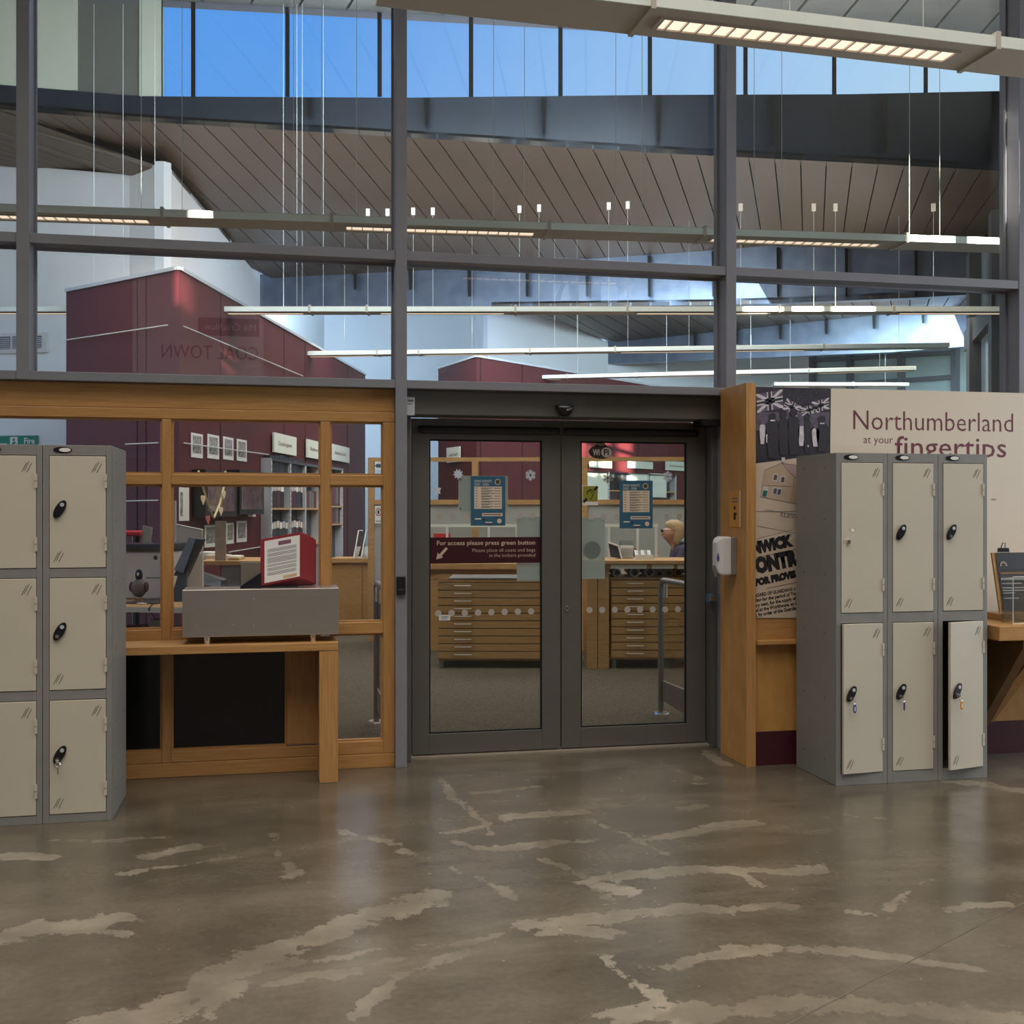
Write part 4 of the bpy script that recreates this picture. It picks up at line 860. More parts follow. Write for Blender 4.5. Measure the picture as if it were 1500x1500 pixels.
MB().box(sa, sa + .30, 5.40, 5.404, .832, za_).build('front_sheet', ACRYL, ah); MB().box(sa, sa + .004, 5.404, 5.50, .832, za_ - .01).build('side_sheet', ACRYL, ah); MB().box(sa, sa + .30, 5.50, 5.504, .832, za_ + .04).build('back_sheet', ACRYL, ah)
e_ = MB(); e_.tube([(sa, 5.40, .834), (sa, 5.40, za_), (sa + .30, 5.40, za_)], .003, 6); e_.tube([(sa, 5.40, .834), (sa + .30, 5.40, .834)], .003, 6); e_.build('bright_edge', WHITEP, ah)
MB().box(sa + .16, sa + .29, 5.41, 5.42, .84, za_ - .05).build('leaflet', mat('leaflet_sand', (.6, .4, .25), .7, var=.1), ah)

# ---------------------------------------------------------------- notices on the door glass
def onglass(nm, label, cat, px0, py0, px1, py1, m, th=.0015, d=0.0, par=None, group=None):
    (a, zb0), (b_, _) = DG.hit(px0, (py0 + py1) / 2, d), DG.hit(px1, (py0 + py1) / 2, d); _, z0 = DG.hit((px0 + px1) / 2, py1, d); _, z1 = DG.hit((px0 + px1) / 2, py0, d)
    if par is None:
        r = thing(nm, DG.pt((a + b_) / 2, z0, d), label, cat, group); MB().wbox(DG, a, b_, z0, z1, d, d + th).build('sheet', m, r); return r, a, b_, z0, z1
    return MB().wbox(DG, a, b_, z0, z1, d, d + th).build(nm, m, par)
ac, a, b_, z0, z1 = onglass('access_notice', 'maroon access notice with arrow across the left door glass', 'notice', 628.5, 787, 795, 825, DARKRED)
def ctext(tx, par, px0, px1, py, size, m, bold=0.0, d=.0022, W=DG):
    (s0_, z_), (s1_, _) = W.hit(px0, py, d), W.hit(px1, py, d); text(tx, par, m, W, s0_, z_, size, d=d, width=s1_ - s0_, bold=bold)
ctext('For access please press green button', ac, 640, 784, 798.5, .037, SIGNTEXT, .0005); ctext('Please place all coats and bags', ac, 692, 784, 808.5, .029, SIGNTEXT, -.0002); ctext('in the lockers provided', ac, 717, 784, 816, .029, SIGNTEXT, -.0002)
ar = MB(); P = [(639, 819.5), (641, 809.5), (643.6, 812), (653, 801.5), (656, 804), (646.5, 814.5), (649, 816.5)]
ar.slab([DG.pt(*DG.hit(*p), .002) for p in P], DG.n * .0008).build('arrow', SIGNTEXT, ac)
def events(nm_label, x0, y0, x1, y1):
    r, a, b_, z0, z1 = onglass('events_poster', nm_label, 'poster', x0, y0, x1, y1, BLUEP, group='blue events posters'); w_ = b_ - a; h = z1 - z0
    def R_(nm, u0, v0, u1, v1, m, d=.0018): MB().wbox(DG, a + u0 * w_, a + u1 * w_, z1 - v1 * h, z1 - v0 * h, d, d + .0005).build(nm, m, r)
    R_('list_panel', .10, .21, .90, .66, CREAMP)
    text('WW2 EVENTS', r, PAPER, DG, a + .10 * w_, z1 - .125 * h, .021, d=.0022, width=.50 * w_); text('2025 - 2026', r, PAPER, DG, a + .10 * w_, z1 - .19 * h, .021, d=.0022, width=.42 * w_)
    MB().disc(DG, a + .78 * w_, z1 - .115 * h, .018, .018, .0018, .0023, 20).build('round_emblem', CREAMP, r); MB().disc(DG, a + .78 * w_, z1 - .115 * h, .014, .014, .0023, .0028, 18).build('emblem_picture', mat('emblem_dark', (.04, .045, .02), .6, col2=(.12, .08, .03), scale=60, var=.1), r)
    for i in range(8):
        v = .235 + i * .053; R_('date_line', .13, v, .20, v + .012, INKG, .0024); R_('event_line', .30, v, .62 + .03 * (i % 3), v + .012, INKG, .0024); R_('event_line', .30, v + .020, .52 + .05 * (i % 2), v + .030, INKG, .0024); R_('place_line', .68, v + .004, .86, v + .014, INKG, .0024)
    R_('contact_panel', .33, .745, .92, .81, CREAMP); R_('contact_line', .36, .765, .88, .785, INKG, .0024); R_('logo_block', .42, .955, .60, .975, MAROON); R_('logo_text', .42, .925, .62, .945, PAPER); R_('logo_text', .12, .85, .30, .875, PAPER)
    MB().disc(DG, a + .83 * w_, z1 - .905 * h, .014, .014, .0018, .0023, 18).build('round_stamp', CREAMP, r); MB().disc(DG, a + .38 * w_, z1 - .88 * h, .006, .006, .0018, .0023, 12).build('logo_dot', INK, r)
events('blue events poster on the left door leaf', 689.5, 697.5, 740, 770); events('blue events poster on the right door leaf', 907.5, 704, 956, 774)
def plain_sheet(label, x0, y0, x1, y1, marks=()):
    r, *_ = onglass('frosted_sheet', label, 'paper', x0, y0, x1, y1, FROST, d=-.012, group='pale sheets behind the door glass'); return r
r = plain_sheet('pale green sheet left of the events poster, left leaf', 671.5, 697, 744, 749); [MB().disc(DG, *DG.hit(px, py, -.008), .006, .008, -.0105, -.009, 10).build('suction_pad', GREYP, r) for px, py in ((674.5, 701.5), (674.5, 745))]
plain_sheet('pale green sheet at the right stile of the left leaf', 757, 757, 795, 851); 
r = plain_sheet('pale green sheet with faint round sign, right leaf', 851.5, 758, 886, 848); MB().disc(DG, *DG.hit(868, 806), .055, .055, -.0105, -.0095, 24).build('faint_disc', frosted('faint', (.45, .5, .49), .6), r)
for px, py in ((671, 694.5), (640, 718.5), (777, 696), (890, 700), (978, 698)):
    lab = {671: 'paper snowflake touching the pale sheet on the left leaf', 640: 'star shaped paper snowflake low on the left leaf', 777: 'paper snowflake at the upper right of the left leaf', 890: 'grey see-through snowflake beside the hearing sticker', 978: 'bright paper snowflake on the right leaf'}[px]
    s, z = DG.hit(px, py); r_ = .033; sn = MB(); n_ = 6 if px not in (671, 640) else (9 if px == 671 else 5)
    if px == 640: r_ = .03
    sp = []
    for k in range(n_ * 2):
        a_ = math.pi * k / n_ + .5; q = r_ if k % 2 == 0 else r_ * (.42 if n_ == 6 else .62); sp.append(DG.pt(s + q * math.cos(a_), z + q * math.sin(a_), .0005))
    if n_ != 6: sn.slab(sp, DG.n * .0008)
    else:
        for k in range(6):
            a_ = math.pi * k / 3 + .5; u_ = Vector((math.cos(a_), 0, math.sin(a_))); v_ = Vector((-math.sin(a_), 0, math.cos(a_))); c0 = DG.pt(s, z, .0006)
            sn.slab([c0 - v_ * .0045, c0 + u_ * .034 - v_ * .0032, c0 + u_ * .034 + v_ * .0032, c0 + v_ * .0045], DG.n * .0008)
            for q in (.013, .022): sn.slab([c0 + u_ * q, c0 + u_ * (q + .009) + v_ * .011, c0 + u_ * (q + .004) + v_ * .012, c0 + u_ * (q - .005), c0 + u_ * (q + .004) - v_ * .012, c0 + u_ * (q + .009) - v_ * .011], DG.n * .0009)
    tag(sn.build('paper_snowflake', GREYP if px == 890 else mat('snow_paper', (.62, .68, .80), .8, var=.05), origin=DG.pt(s, z - r_, 0)), lab, 'decoration', 'paper snowflakes on the doors')
# wifi sticker
s, z = DG.hit(880, 663); wf = thing('wifi_sticker', DG.pt(s, z - .04, 0), 'dark free wifi sticker at the top of the right leaf', 'sticker')
WF = mat('wifi_dark', (.05, .042, .035), .5, var=.1); WFR = mat('wifi_rim', (.22, .12, .08), .5, var=.1)
o_ = MB(); o_.disc(DG, s, z + .004, .078, .044, 0, .0008, 28); o_.disc(DG, s, z + .022, .040, .045, 0, .0008, 24); o_.build('rim', WFR, wf)
o_ = MB(); o_.disc(DG, s, z + .002, .070, .038, .0008, .0016, 28); o_.build('dark_bubble', WF, wf)
o_ = MB(); o_.disc(DG, s + .036, z + .002, .034, .030, .0016, .0022, 24); o_.build('pale_bubble', PAPER, wf)
text('Wi', wf, PAPER, DG, s - .052, z - .016, .052, d=.0026, width=.044, bold=.002); text('Fi', wf, WF, DG, s + .018, z - .016, .052, d=.0026, width=.034, bold=.002); text('FREE', wf, PAPER, DG, s - .022, z + .042, .018, d=.0026, width=.044)
hs, a, b_, z0, z1 = onglass('hearing_loop_sticker', 'yellow green hearing loop ear sticker on the right leaf', 'sticker', 853, 711.5, 876, 740, PAPER)
w_ = b_ - a; h = z1 - z0
MB().wbox(DG, a + .004, b_ - .003, z0 + .022, z1 - .003, .0015, .002).build('coloured_square', mat('sticker_lime', (.24, .25, .025), .5, var=.05), hs)
ea = MB(); cx, cz = a + w_ * .52, z0 + h * .58
pts = [(cx - .022 + 0, cz - .002), (cx - .020, cz + .016), (cx - .006, cz + .026), (cx + .010, cz + .024), (cx + .020, cz + .010), (cx + .016, cz - .006), (cx + .008, cz - .016), (cx + .004, cz - .030), (cx - .006, cz - .032)]
ea.tube([DG.pt(p[0], p[1], .003) for p in pts], .0022, 6); ea.tube([DG.pt(cx - .012 + .6 * (p[0] - cx + .01), cz + .004 + .6 * (p[1] - cz), .003) for p in pts[:6]], .0014, 6); ea.build('ear_symbol', INK, hs)
for sg in (1, -1):
    c0 = DG.pt(cx + sg * .034, cz + (.034 if sg > 0 else -.040) * 1.0, .002); u_ = Vector((.7, 0, .7)); v_ = Vector((-.7, 0, .7))
    MB().slab([c0 + u_ * .016 + v_ * .008, c0 - u_ * .016 + v_ * .008, c0 - u_ * .016 - v_ * .008, c0 + u_ * .016 - v_ * .008], DG.n * .0006).build('diagonal_bar', INK, hs)
sl_ = onglass('opening_label', 'tiny pale printed label by the dots on the left leaf', 'label', 643, 901, 659.5, 909, PAPER)[0]; onglass('printed_line', '', '', 646, 903, 657, 904.5, mat('label_blue', (.15, .25, .35), .6, var=.1), d=.0016, par=sl_, th=.0004); onglass('printed_line', '', '', 646, 906, 655, 907.2, mat('label_blue_2', (.15, .25, .35), .6, var=.1), d=.0016, par=sl_, th=.0004)
# ================================================================ hanging lamps
PZ = 3.35
def pendant(label, A, B, w, joints, lits, wires, wtop, slats=0.0, clamps=()):
    P = Wall(Vector((A.x, A.y, 0)), Vector((B.x, B.y, 0))); L_ = P.len
    R = thing('pendant_lamp', P.pt(L_ / 2, PZ, -w / 2), label, 'lamp', 'rows of hanging lamps')
    sj = sorted(P.hit(px, 500)[0] for px in joints); cuts = [0] + [q for q in sj if .05 < q < L_ - .05] + [L_]
    for s0, s1 in zip(cuts[:-1], cuts[1:]):
        sec = [(-.004, 0), (-w, 0), (-w * 1.03, .012), (-w * .8, .046), (-w * .3, .058), (-.004, .048)]
        g = MB().slab([P.pt(s0 + .006, PZ + z, d) for d, z in sec], P.u * (s1 - s0 - .012)).build('housing', PEND, R)
        MB().wbox(P, s0 + .006, s1 - .006, PZ - .001, PZ + .044, -.004, .002).build('side_strip', PENDSIDE, R)
    for q in sj:
        MB().wbox(P, q - .010, q + .010, PZ - .010, PZ + .062, -w, .006).build('bracket', PEND, R)
    for p0, p1 in lits:
        a, c = P.hit(p0, 500)[0], P.hit(p1, 500)[0]
        lp = MB().wbox(P, a, c, PZ - .003, PZ + .001, -w * .66, -w * .30).build('lamp', LAMP, R)
        fr_ = MB(); fr_.wbox(P, a, c, PZ - .010, PZ, -w * .30, -w * .28); fr_.wbox(P, a, c, PZ - .010, PZ, -w * .68, -w * .66); fr_.wbox(P, a - .02, a, PZ - .010, PZ, -w * .68, -w * .28); fr_.wbox(P, c, c + .02, PZ - .010, PZ, -w * .68, -w * .28); fr_.build('lamp_surround', PEND, R)
        if slats:
            n = int((c - a) / slats); s_ = MB().wbox(P, a + slats * .5 - .003, a + slats * .5 + .003, PZ - .012, PZ - .003, -w * .66, -w * .30).build('louvre_slat', LOUVRE, R)
            for i in range(1, n):
                k = s_.copy(); COL.objects.link(k); k.parent = R; k.location = P.u * (slats * i)
    for px in wires:
        q = P.hit(px, 400)[0]
        MB().tube([P.pt(q, PZ + .05, -w * .5), P.pt(q, wtop, -w * .5)], .0020, 5).build('suspension_wire', WIRE, R)
    for px, z in clamps:
        q = P.hit(px, 300)[0]; MB().wbox(P, q - .018, q + .018, z - .035, z + .035, -w * .5 - .012, -w * .5 + .012).build('wire_clamp', PAPER, R); MB().tube([P.pt(q, PZ + .05, -w * .5), P.pt(q, z, -w * .5)], .0022, 5).build('suspension_wire', WIRE, R)
    return R
p0a, p0b = onz(560, -38, PZ), onz(1700, 97, PZ)
pendant('large lamp crossing the top right corner of the foyer', p0a, p0b, .25, (957, 1462), ((985, 1418),), (1180, 1380), 5.98, .065)
pendant('hanging lamp just behind the upper glazing', onz(-60, 307, PZ), onz(1560, 361, PZ), .25, (237, 486, 805, 1033, 1329), ((-20, 212), (507, 785), (1050, 1297)), (201, 262, 428, 470, 522, 726, 772, 908, 947, 1114, 1155, 1345, 1390), 5.75, .07)
pendant('second hanging lamp crossing the reading room', onz(-80, 456, PZ), onz(1500, 456, PZ), .19, (152, 235, 453, 537, 755, 919, 1142, 1310), ((-20, 142), (262, 442), (556, 738), (935, 1128), (1322, 1480)), (132, 175, 222, 412, 432, 440, 471), 6.3, 0, [(537, 4.31), (566, 4.31), (604, 4.32), (633, 4.32), (761, 4.34), (790, 4.35), (893, 4.37), (921, 4.38), (1088, 4.36), (1196, 4.36), (1228, 4.36), (1373, 4.36)])
pendant('third hanging lamp, left end in view before the red wall', onz(395, 521, PZ), onz(1392, 508, PZ), .19, (552, 613, 776, 901, 1207), ((410, 545), (620, 768), (910, 1180)), (412, 502, 690, 812, 845, 920, 1010, 1320), 4.9)
pendant('fourth hanging lamp before the far white wall', onz(640, 558, PZ), onz(1343, 541.5, PZ), .18, (830, 932, 1185), ((700, 820), (940, 1100), (1200, 1330)), (845, 976, 1100, 1290), 4.6)
pendant('fifth and farthest short lamp above the display board', onz(1134, 564.5, PZ), onz(1332, 565, PZ), .18, (1250,), ((1150, 1240), (1260, 1320)), (1160, 1300), 4.5)

# ================================================================ things on the red walls
PHOTO = mat('printed_photo', (.42, .40, .37), .7, col2=(.06, .055, .055), scale=30, var=.2); PHOTOC = mat('colour_photo', (.40, .36, .42), .7, col2=(.10, .085, .06), scale=24, var=.2)
def onwall(W, nm, label, cat, px0, py0, px1, py1, m, d=.004, th=.004, group=None, inner=None):
    pm = (px0 + px1) / 2; ym = (py0 + py1) / 2
    s0, s1 = W.hit(px0, ym, d)[0], W.hit(px1, ym, d)[0]; z1, z0 = W.hit(pm, py0, d)[1], W.hit(pm, py1, d)[1]
    r = thing(nm, W.pt((s0 + s1) / 2, z0, d), label, cat, group); MB().wbox(W, min(s0, s1), max(s0, s1), z0, z1, d, d + th).build('sheet', m, r)
    a, c = min(s0, s1), max(s0, s1)
    if inner:
        i_ = (c - a) * .13; MB().wbox(W, a + i_, c - i_, z0 + (z1 - z0) * .18, z1 - (z1 - z0) * .10, d + th, d + th + .001).build('printed_image', inner, r)
    return r, a, c, z0, z1
g_ = 'photocopied pictures on the red wall'
for q, nm in (((279.5, 635, 296.5, 670.5), 'upper row, nearest the wall corner'), ((303.5, 637, 320.5, 672), 'upper row, second from the corner'), ((326.5, 640.5, 341.5, 673.5), 'upper row, four small colour views'), ((346.5, 644, 361, 675.5), 'upper row, nearest the catalogue shelves'),
              ((299, 769, 317, 801.5), 'lower row, behind the tall card'), ((331, 766, 342, 796.5), 'lower row, right of the tall card'), ((346, 763, 361, 794), 'lower row, four part colour view')):
    onwall(REDR, 'pinned_picture', 'white sheet with picture, ' + nm, 'picture', *q, PAPER, group=g_, inner=PHOTOC if 'colour' in nm else PHOTO)
for q, nm in (((262, 714, 276.5, 763), 'long white text sheet curling off the wall at left'), ((363, 712, 374, 757), 'narrow white text sheet beside the second framed picture'), ((377, 713, 387, 741), 'small white sheet next to the shelves')):
    r, a, c, z0, z1 = onwall(REDR, 'text_sheet', nm, 'paper', *q, PAPER, group='text sheets on the red wall'); MB().wbox(REDR, a + .02, a + (c - a) * .35, z0 + .04, z1 - .04, .008, .009).build('picture_column', PHOTO, r)
for q, nm in (((281, 690, 329, 757), 'black framed picture hung with heart bunting'), ((333, 690, 370, 753.5), 'black framed picture nearer the shelves')):
    r, a, c, z0, z1 = onwall(REDR, 'framed_picture', nm, 'framed picture', *q, BLACK, th=.12, group='framed pictures on the red wall'); f_ = (c - a) * .08
    MB().wbox(REDR, a + f_, c - f_, z0 + .05, z1 - .05, .124, .126).build('picture', mat('old_print', (.50, .38, .40), .5, col2=(.20, .15, .18), scale=12, var=.1), r)
    MB().wbox(REDR, a + f_, c - f_, z0 + .05, z1 - .05, .132, .134).build('picture_glass', ACRYL, r)
bu = thing('heart_bunting', REDR.pt(*REDR.hit(312, 758, .2), .2), 'string of small cream hearts looped over the framed picture', 'bunting')
MB().tube([REDR.pt(*REDR.hit(px, py, .2), .2) for px, py in ((291, 690), (298, 716), (305, 740), (313, 759), (322, 738), (328, 712), (330, 690))], .010, 6).build('string', mat('gold_string', (.55, .45, .22), .5, var=.1), bu)
for px, py in ((297, 731), (304, 761), (323, 748), (327, 724)):
    s, z = REDR.hit(px, py, .21); h_ = MB(); h_.slab([REDR.pt(s + dx * 1.4, z + dz, .21) for dx, dz in ((0, -.05), (.035, .0), (.035, .022), (.018, .032), (0, .02), (-.018, .032), (-.035, .022), (-.035, 0))], REDR.n * .006); h_.build('heart', mat('heart_cream', (.62, .48, .33), .6, var=.15) if px != 304 else mat('heart_rose', (.40, .10, .09), .6, var=.1), bu)
SIGNW = mat('sign_cream', (.62, .64, .55), .6, var=.02)
def wallsign(W, label, q, tx, n=None, d=.02):
    r, a, c, z0, z1 = onwall(W, 'hanging_sign', label, 'sign', *q, SIGNW, d=d, th=.02, group='signs over the shelves')
    if tx: text(tx, r, MAROON, W, a + (c - a) * .16, z0 + (z1 - z0) * .40, (z1 - z0) * .30, d=d + .022, width=(c - a) * .62)
wallsign(REDR, 'cream sign reading Catalogues above the binders', (399, 637, 432, 665), 'Catalogues'); wallsign(REDR, 'cream sign half hidden by the oak stile', (448, 646, 473, 672), 'Reference'); wallsign(REDR, 'cream sign in the narrow pane right of the stile', (484, 653, 510, 676), 'Reference Stock')
wallsign(RED2L, 'small pale sign on the dark face behind the left leaf', (656, 655, 675, 677), 'Maps Books'); wallsign(RED2R, 'cream sign behind the free wifi sticker', (863, 675, 895, 685.5), ''); wallsign(RED2R, 'cream sign in the middle of the right leaf', (919, 676, 955, 686.5), ''); wallsign(RED2R, 'cream sign reading Microform Catalogues at far right', (974, 676, 1007, 689.5), 'Microform Catalogues')
# fire exit sign and vent on the white wall at far left
WA = Wall(gnd(-260, 13.6), gnd(190, 13.0))
r, a, c, z0, z1 = onwall(WA, 'fire_exit_sign', 'green fire exit sign showing above the left lockers', 'sign', -42, 638.5, 56, 668, GREEN, d=.01, th=.01); W_ = c - a; H_ = z1 - z0
text('Fire', r, PAPER, WA, a + W_ * .80, z0 + H_ * .60, H_ * .42, d=.022, width=W_ * .155, bold=.002); text('exit', r, PAPER, WA, a + W_ * .80, z0 + H_ * .15, H_ * .42, d=.022, width=W_ * .155, bold=.002)
MB().wbox(WA, a + W_ * .59, a + W_ * .70, z0 + H_ * .06, z0 + H_ * .94, .02, .021).build('white_square', PAPER, r)
mn = MB(); u0 = a + W_ * .645; mn.disc(WA, u0 + .0, z0 + H_ * .80, H_ * .07, H_ * .07, .021, .022, 12)
for pl in (((-.02, .72), (.03, .70), (.02, .42), (-.03, .45)), ((-.03, .68), (-.07, .52), (-.055, .50), (-.01, .62)), ((.02, .68), (.06, .56), (.07, .60), (.03, .72)), ((.02, .45), (.05, .12), (.03, .10), (-.01, .42)), ((-.02, .46), (-.06, .25), (-.09, .24), (-.05, .48))): mn.slab([WA.pt(u0 + x_ * H_ * 2.2, z0 + y_ * H_, .021) for x_, y_ in pl], WA.n * .001)
mn.build('running_figure', GREEN, r)
aw = MB(); aw.slab([WA.pt(a + W_ * x_, z0 + H_ * y_, .02) for x_, y_ in ((.18, .5), (.30, .85), (.38, .85), (.32, .62), (.54, .62), (.54, .38), (.32, .38), (.38, .15), (.30, .15))], WA.n * .001); aw.build('arrow', PAPER, r)
r, a, c, z0, z1 = onwall(WA, 'vent_grille', 'white louvred vent on the wall above the fire exit sign', 'vent', -60, 489, 71, 518, WHITEP, d=.0, th=.03)
for (p0, p1) in ((-20, 17), (20.5, 63)):
    s0, s1 = WA.hit(p0, 500)[0], WA.hit(p1, 500)[0]; MB().wbox(WA, s0, s1, z0 + .05, z1 - .04, .03, .032).build('dark_opening', MONI, r)
    n = 6
    for i in range(n): zz = z0 + .055 + (z1 - z0 - .10) * i / n; MB().wbox(WA, s0, s1, zz, zz + .012, .032, .045).build('louvre_blade', ZINC, r)

# ================================================================ catalogue shelves with binders
def shelves(label, W, D, posts, levels, px_top, end=None):
    z_of = lambda px, py: W.hit(px, py, D)[1]
    S_ = [W.hit(p, 720, D)[0] for p in posts]; top = z_of(posts[0] + 8, px_top)
    r = thing('shelving', W.pt(S_[0], 0, D / 2), label, 'shelving', 'steel shelving along the red walls')
    for s in S_: MB().wbox(W, s - .02, s + .02, 0, top, 0, D).build('upright', ZINC, r)
    for q in range(14):
        for s in S_[:2]: MB().wbox(W, s - .006, s + .006, top - .10 - q * .06, top - .08 - q * .06, D, D + .001).build('slot', VOID, r)
    Z = []
    for lv in levels: MB().wbox(W, S_[0] + .02, S_[-1] - .02, lv - .02, lv, .02, D - .005).build('shelf', PALEWOOD, r); Z.append(lv)
    MB().wbox(W, S_[0], S_[-1], top - .03, top, 0, D).build('canopy', BLACK, r); MB().wbox(W, S_[0], S_[-1], 0, top, .0, .01).build('back', MONI, r)
    return r, S_, top
BDARK = [mat('binder_' + n, c, .45, var=.1) for n, c in (('black', (.015, .016, .02)), ('slate', (.035, .04, .045)), ('plum', (.07, .012, .025)), ('navy', (.02, .025, .05)), ('rust', (.11, .02, .015)), ('grey', (.12, .125, .12)))]
ORD = ['leftmost', 'second', 'third', 'fourth', 'fifth', 'sixth', 'seventh', 'eighth', 'ninth', 'tenth']
def binders(W, D, s0, s1, z, h, n, cols, lab, group, labels=True, fill=1.0, lean=0.0):
    wd = (s1 - s0) / n
    proto = {}
    for i in range(int(n * fill)):
        m = BDARK[cols[i % len(cols)]]; s = s0 + wd * i
        r = thing('binder', W.pt(s + wd / 2, z, D / 2), '%s %s' % (ORD[i], lab), 'binder', group)
        hh = h * (.93 + .07 * ((i * 7) % 5) / 4)
        b_ = MB().slab([W.pt(s + .003, z, D - .03), W.pt(s + wd - .003, z, D - .03), W.pt(s + wd - .003 + lean, z + hh, D - .03), W.pt(s + .003 + lean, z + hh, D - .03)], W.n * -min(.24, D - .045)); b_.build('cover', m, r)
        if labels: MB().slab([W.pt(s + .008 + lean * .7, z + hh * .70, D - .0295), W.pt(s + wd - .008 + lean * .7, z + hh * .70, D - .0295), W.pt(s + wd - .008 + lean, z + hh * .95, D - .0295), W.pt(s + .008 + lean, z + hh * .95, D - .0295)], W.n * .001).build('spine_label', [PAPER, CREAMP, ZINC][(i * 5) % 3], r)
D_ = .11
za_, zb_, zc_ = (REDR.hit(420, y, D_)[1] for y in (744, 697, 800))
sh, S_, top = shelves('light steel shelving of binders under the catalogue sign', REDR, D_, (398, 426, 448, 468), [.12, zc_, za_, zb_], 672)
bh = zb_ - za_ - .06
binders(REDR, D_, S_[0] + .03, S_[1] - .03, za_, bh * .92, 5, (2, 0, 2, 0), 'plum binder with pale spine label, upper row by the near upright', 'binders, upper row left bay', fill=.85)
binders(REDR, D_, S_[1] + .03, S_[2] - .03, za_, bh * .95, 6, (0, 2, 2, 3, 1), 'dark binder in the upper row, middle bay', 'binders, upper row middle bay')
binders(REDR, D_, S_[0] + .03, S_[1] - .03, zc_, bh, 6, (1, 1, 0, 1, 1), 'slate binder with white spine label, lower row by the near upright', 'binders, lower row left bay', lean=.03)
binders(REDR, D_, S_[1] + .03, S_[2] - .03, zc_, bh, 6, (0, 1, 0, 4, 0), 'dark binder in the lower row, middle bay', 'binders, lower row middle bay')
binders(REDR, D_, S_[2] + .03, S_[3] - .03, za_, bh * .7, 5, (5, 4, 5), 'brown book on the right bay next to the oak stile', 'books, right bay', labels=False)
binders(REDR, D_, S_[0] + .03, S_[2] - .06, zb_, .22, 7, (0, 0, 3), 'black box file on the top shelf', 'box files on the top shelf', labels=False)
za2, zb2, zc2 = (REDR.hit(497, y, D_)[1] for y in (741, 703, 767))
sh2, S2_, _ = shelves('light steel shelving of red bound volumes in the narrow pane', REDR, D_, (474, 502), [zc2, za2, zb2], 683)
for z_, h_, nm in ((za2, .36, 'upper'), (zc2, .26, 'lower')): binders(REDR, D_, S2_[0] + .03, S2_[1] - .03, z_, h_, 9, (4, 2, 4, 5), 'dark red bound volume, %s shelf in the narrow pane' % nm, 'red bound volumes', labels=False)
# shelves on the far red wall, through the right leaf
D2 = .12
zz1, zz2 = RED2R.hit(880, 733, D2)[1], RED2R.hit(900, 718, D2)[1]
sh3, S3, _ = shelves('pale steel shelving below the signs, through the right leaf', RED2R, D2, (858, 892, 922, 950, 990), [.4, zz1 - .05, zz2], 690)
MB().wbox(RED2R, S3[0] + .03, S3[1] - .03, .5, S3[0] * 0 + RED2R.hit(880, 693, D2)[1], D2 - .02, D2).build('end_cover', SIGNW, sh3); MB().wbox(RED2R, S3[2] + .03, S3[3] - .03, zz2 - .1, RED2R.hit(930, 694, D2)[1], D2 - .02, D2).build('end_cover', SIGNW, sh3); MB().wbox(RED2R, S3[3] + .05, S3[4] - .3, zz2 - .1, RED2R.hit(970, 694, D2)[1], D2 - .02, D2).build('end_cover', SIGNW, sh3)
binders(RED2R, D2, S3[1] + .03, S3[2] - .03, zz1 - .05, .42, 6, (4, 1, 4, 0), 'red or dark volume left of the right leaf poster', 'volumes on the far shelving', labels=False)
binders(RED2R, D2, S3[1] + .03, S3[2] - .03, zz2, .26, 6, (1, 5, 1), 'green grey volume on the top of the far shelving', 'volumes on the far shelving, top', labels=False)

# ================================================================ oak framed partition
PA, PB = gnd(528, 12.2), gnd(1100, 12.0); PT = Wall(PA, PB)
pt_ = thing('glazed_partition', PT.pt(PT.len / 2, 0, 0), 'oak framed glazed partition behind the counters', 'partition')
zt0, zt1 = PT.hit(750, 676)[1], PT.hit(750, 670)[1]; zm0, zm1 = PT.hit(750, 739)[1], PT.hit(750, 732)[1]
for px in (544, 696, 856, 1030):
    s = PT.hit(px, 700)[0]; MB().wbox(PT, s - .034, s + .034, 0, zt1, -.03, .03).build('post', PALEWOOD, pt_)
ps = [PT.hit(px, 700)[0] for px in (544, 696, 856, 1030)]
for a, c in zip(ps[:-1], ps[1:]):
    MB().wbox(PT, a + .034, c - .034, zt0, zt1, -.03, .03).build('rail', PALEWOOD, pt_); MB().wbox(PT, a + .034, c - .034, zm0, zm1, -.03, .03).build('rail', PALEWOOD, pt_)
    MB().wbox(PT, a + .034, c - .034, zm1, zt0, -.004, .004).build('pane', GLASSS, pt_); MB().wbox(PT, a + .034, c - .034, .3, zm0, -.004, .004).build('frosted_pane', frosted('partition_film', (.50, .50, .47), .80), pt_)
for q, lab, m in (((549, 676, 560, 688.5), 'small round wifi notice on the oak partition', BLUEP), ((549, 741, 560, 766.5), 'white no phones notice with red ring on the partition', PAPER)):
    r, a, c, z0, z1 = onwall(PT, 'partition_notice', lab, 'notice', *q, PAPER, d=.035, th=.002, group='notices on the partition')
    if m is BLUEP: MB().disc(PT, (a + c) / 2, (z0 + z1) / 2, .036, .022, .037, .038).build('wifi_mark', mat('wifi_teal', (.03, .09, .14), .5, var=.1), r)
    else:
        cx, cz = (a + c) / 2, z1 - .07; MB().disc(PT, cx, cz, .033, .042, .037, .038).build('ring', REDC, r); MB().disc(PT, cx, cz, .025, .032, .038, .0385).build('ring_inside', PAPER, r); MB().wbox(PT, cx - .01, cx + .01, cz - .02, cz + .02, .0385, .039).build('phone', INK, r); MB().wbox(PT, a + .01, c - .01, z0 + .02, z0 + .028, .037, .038).build('text_line', INKG, r)

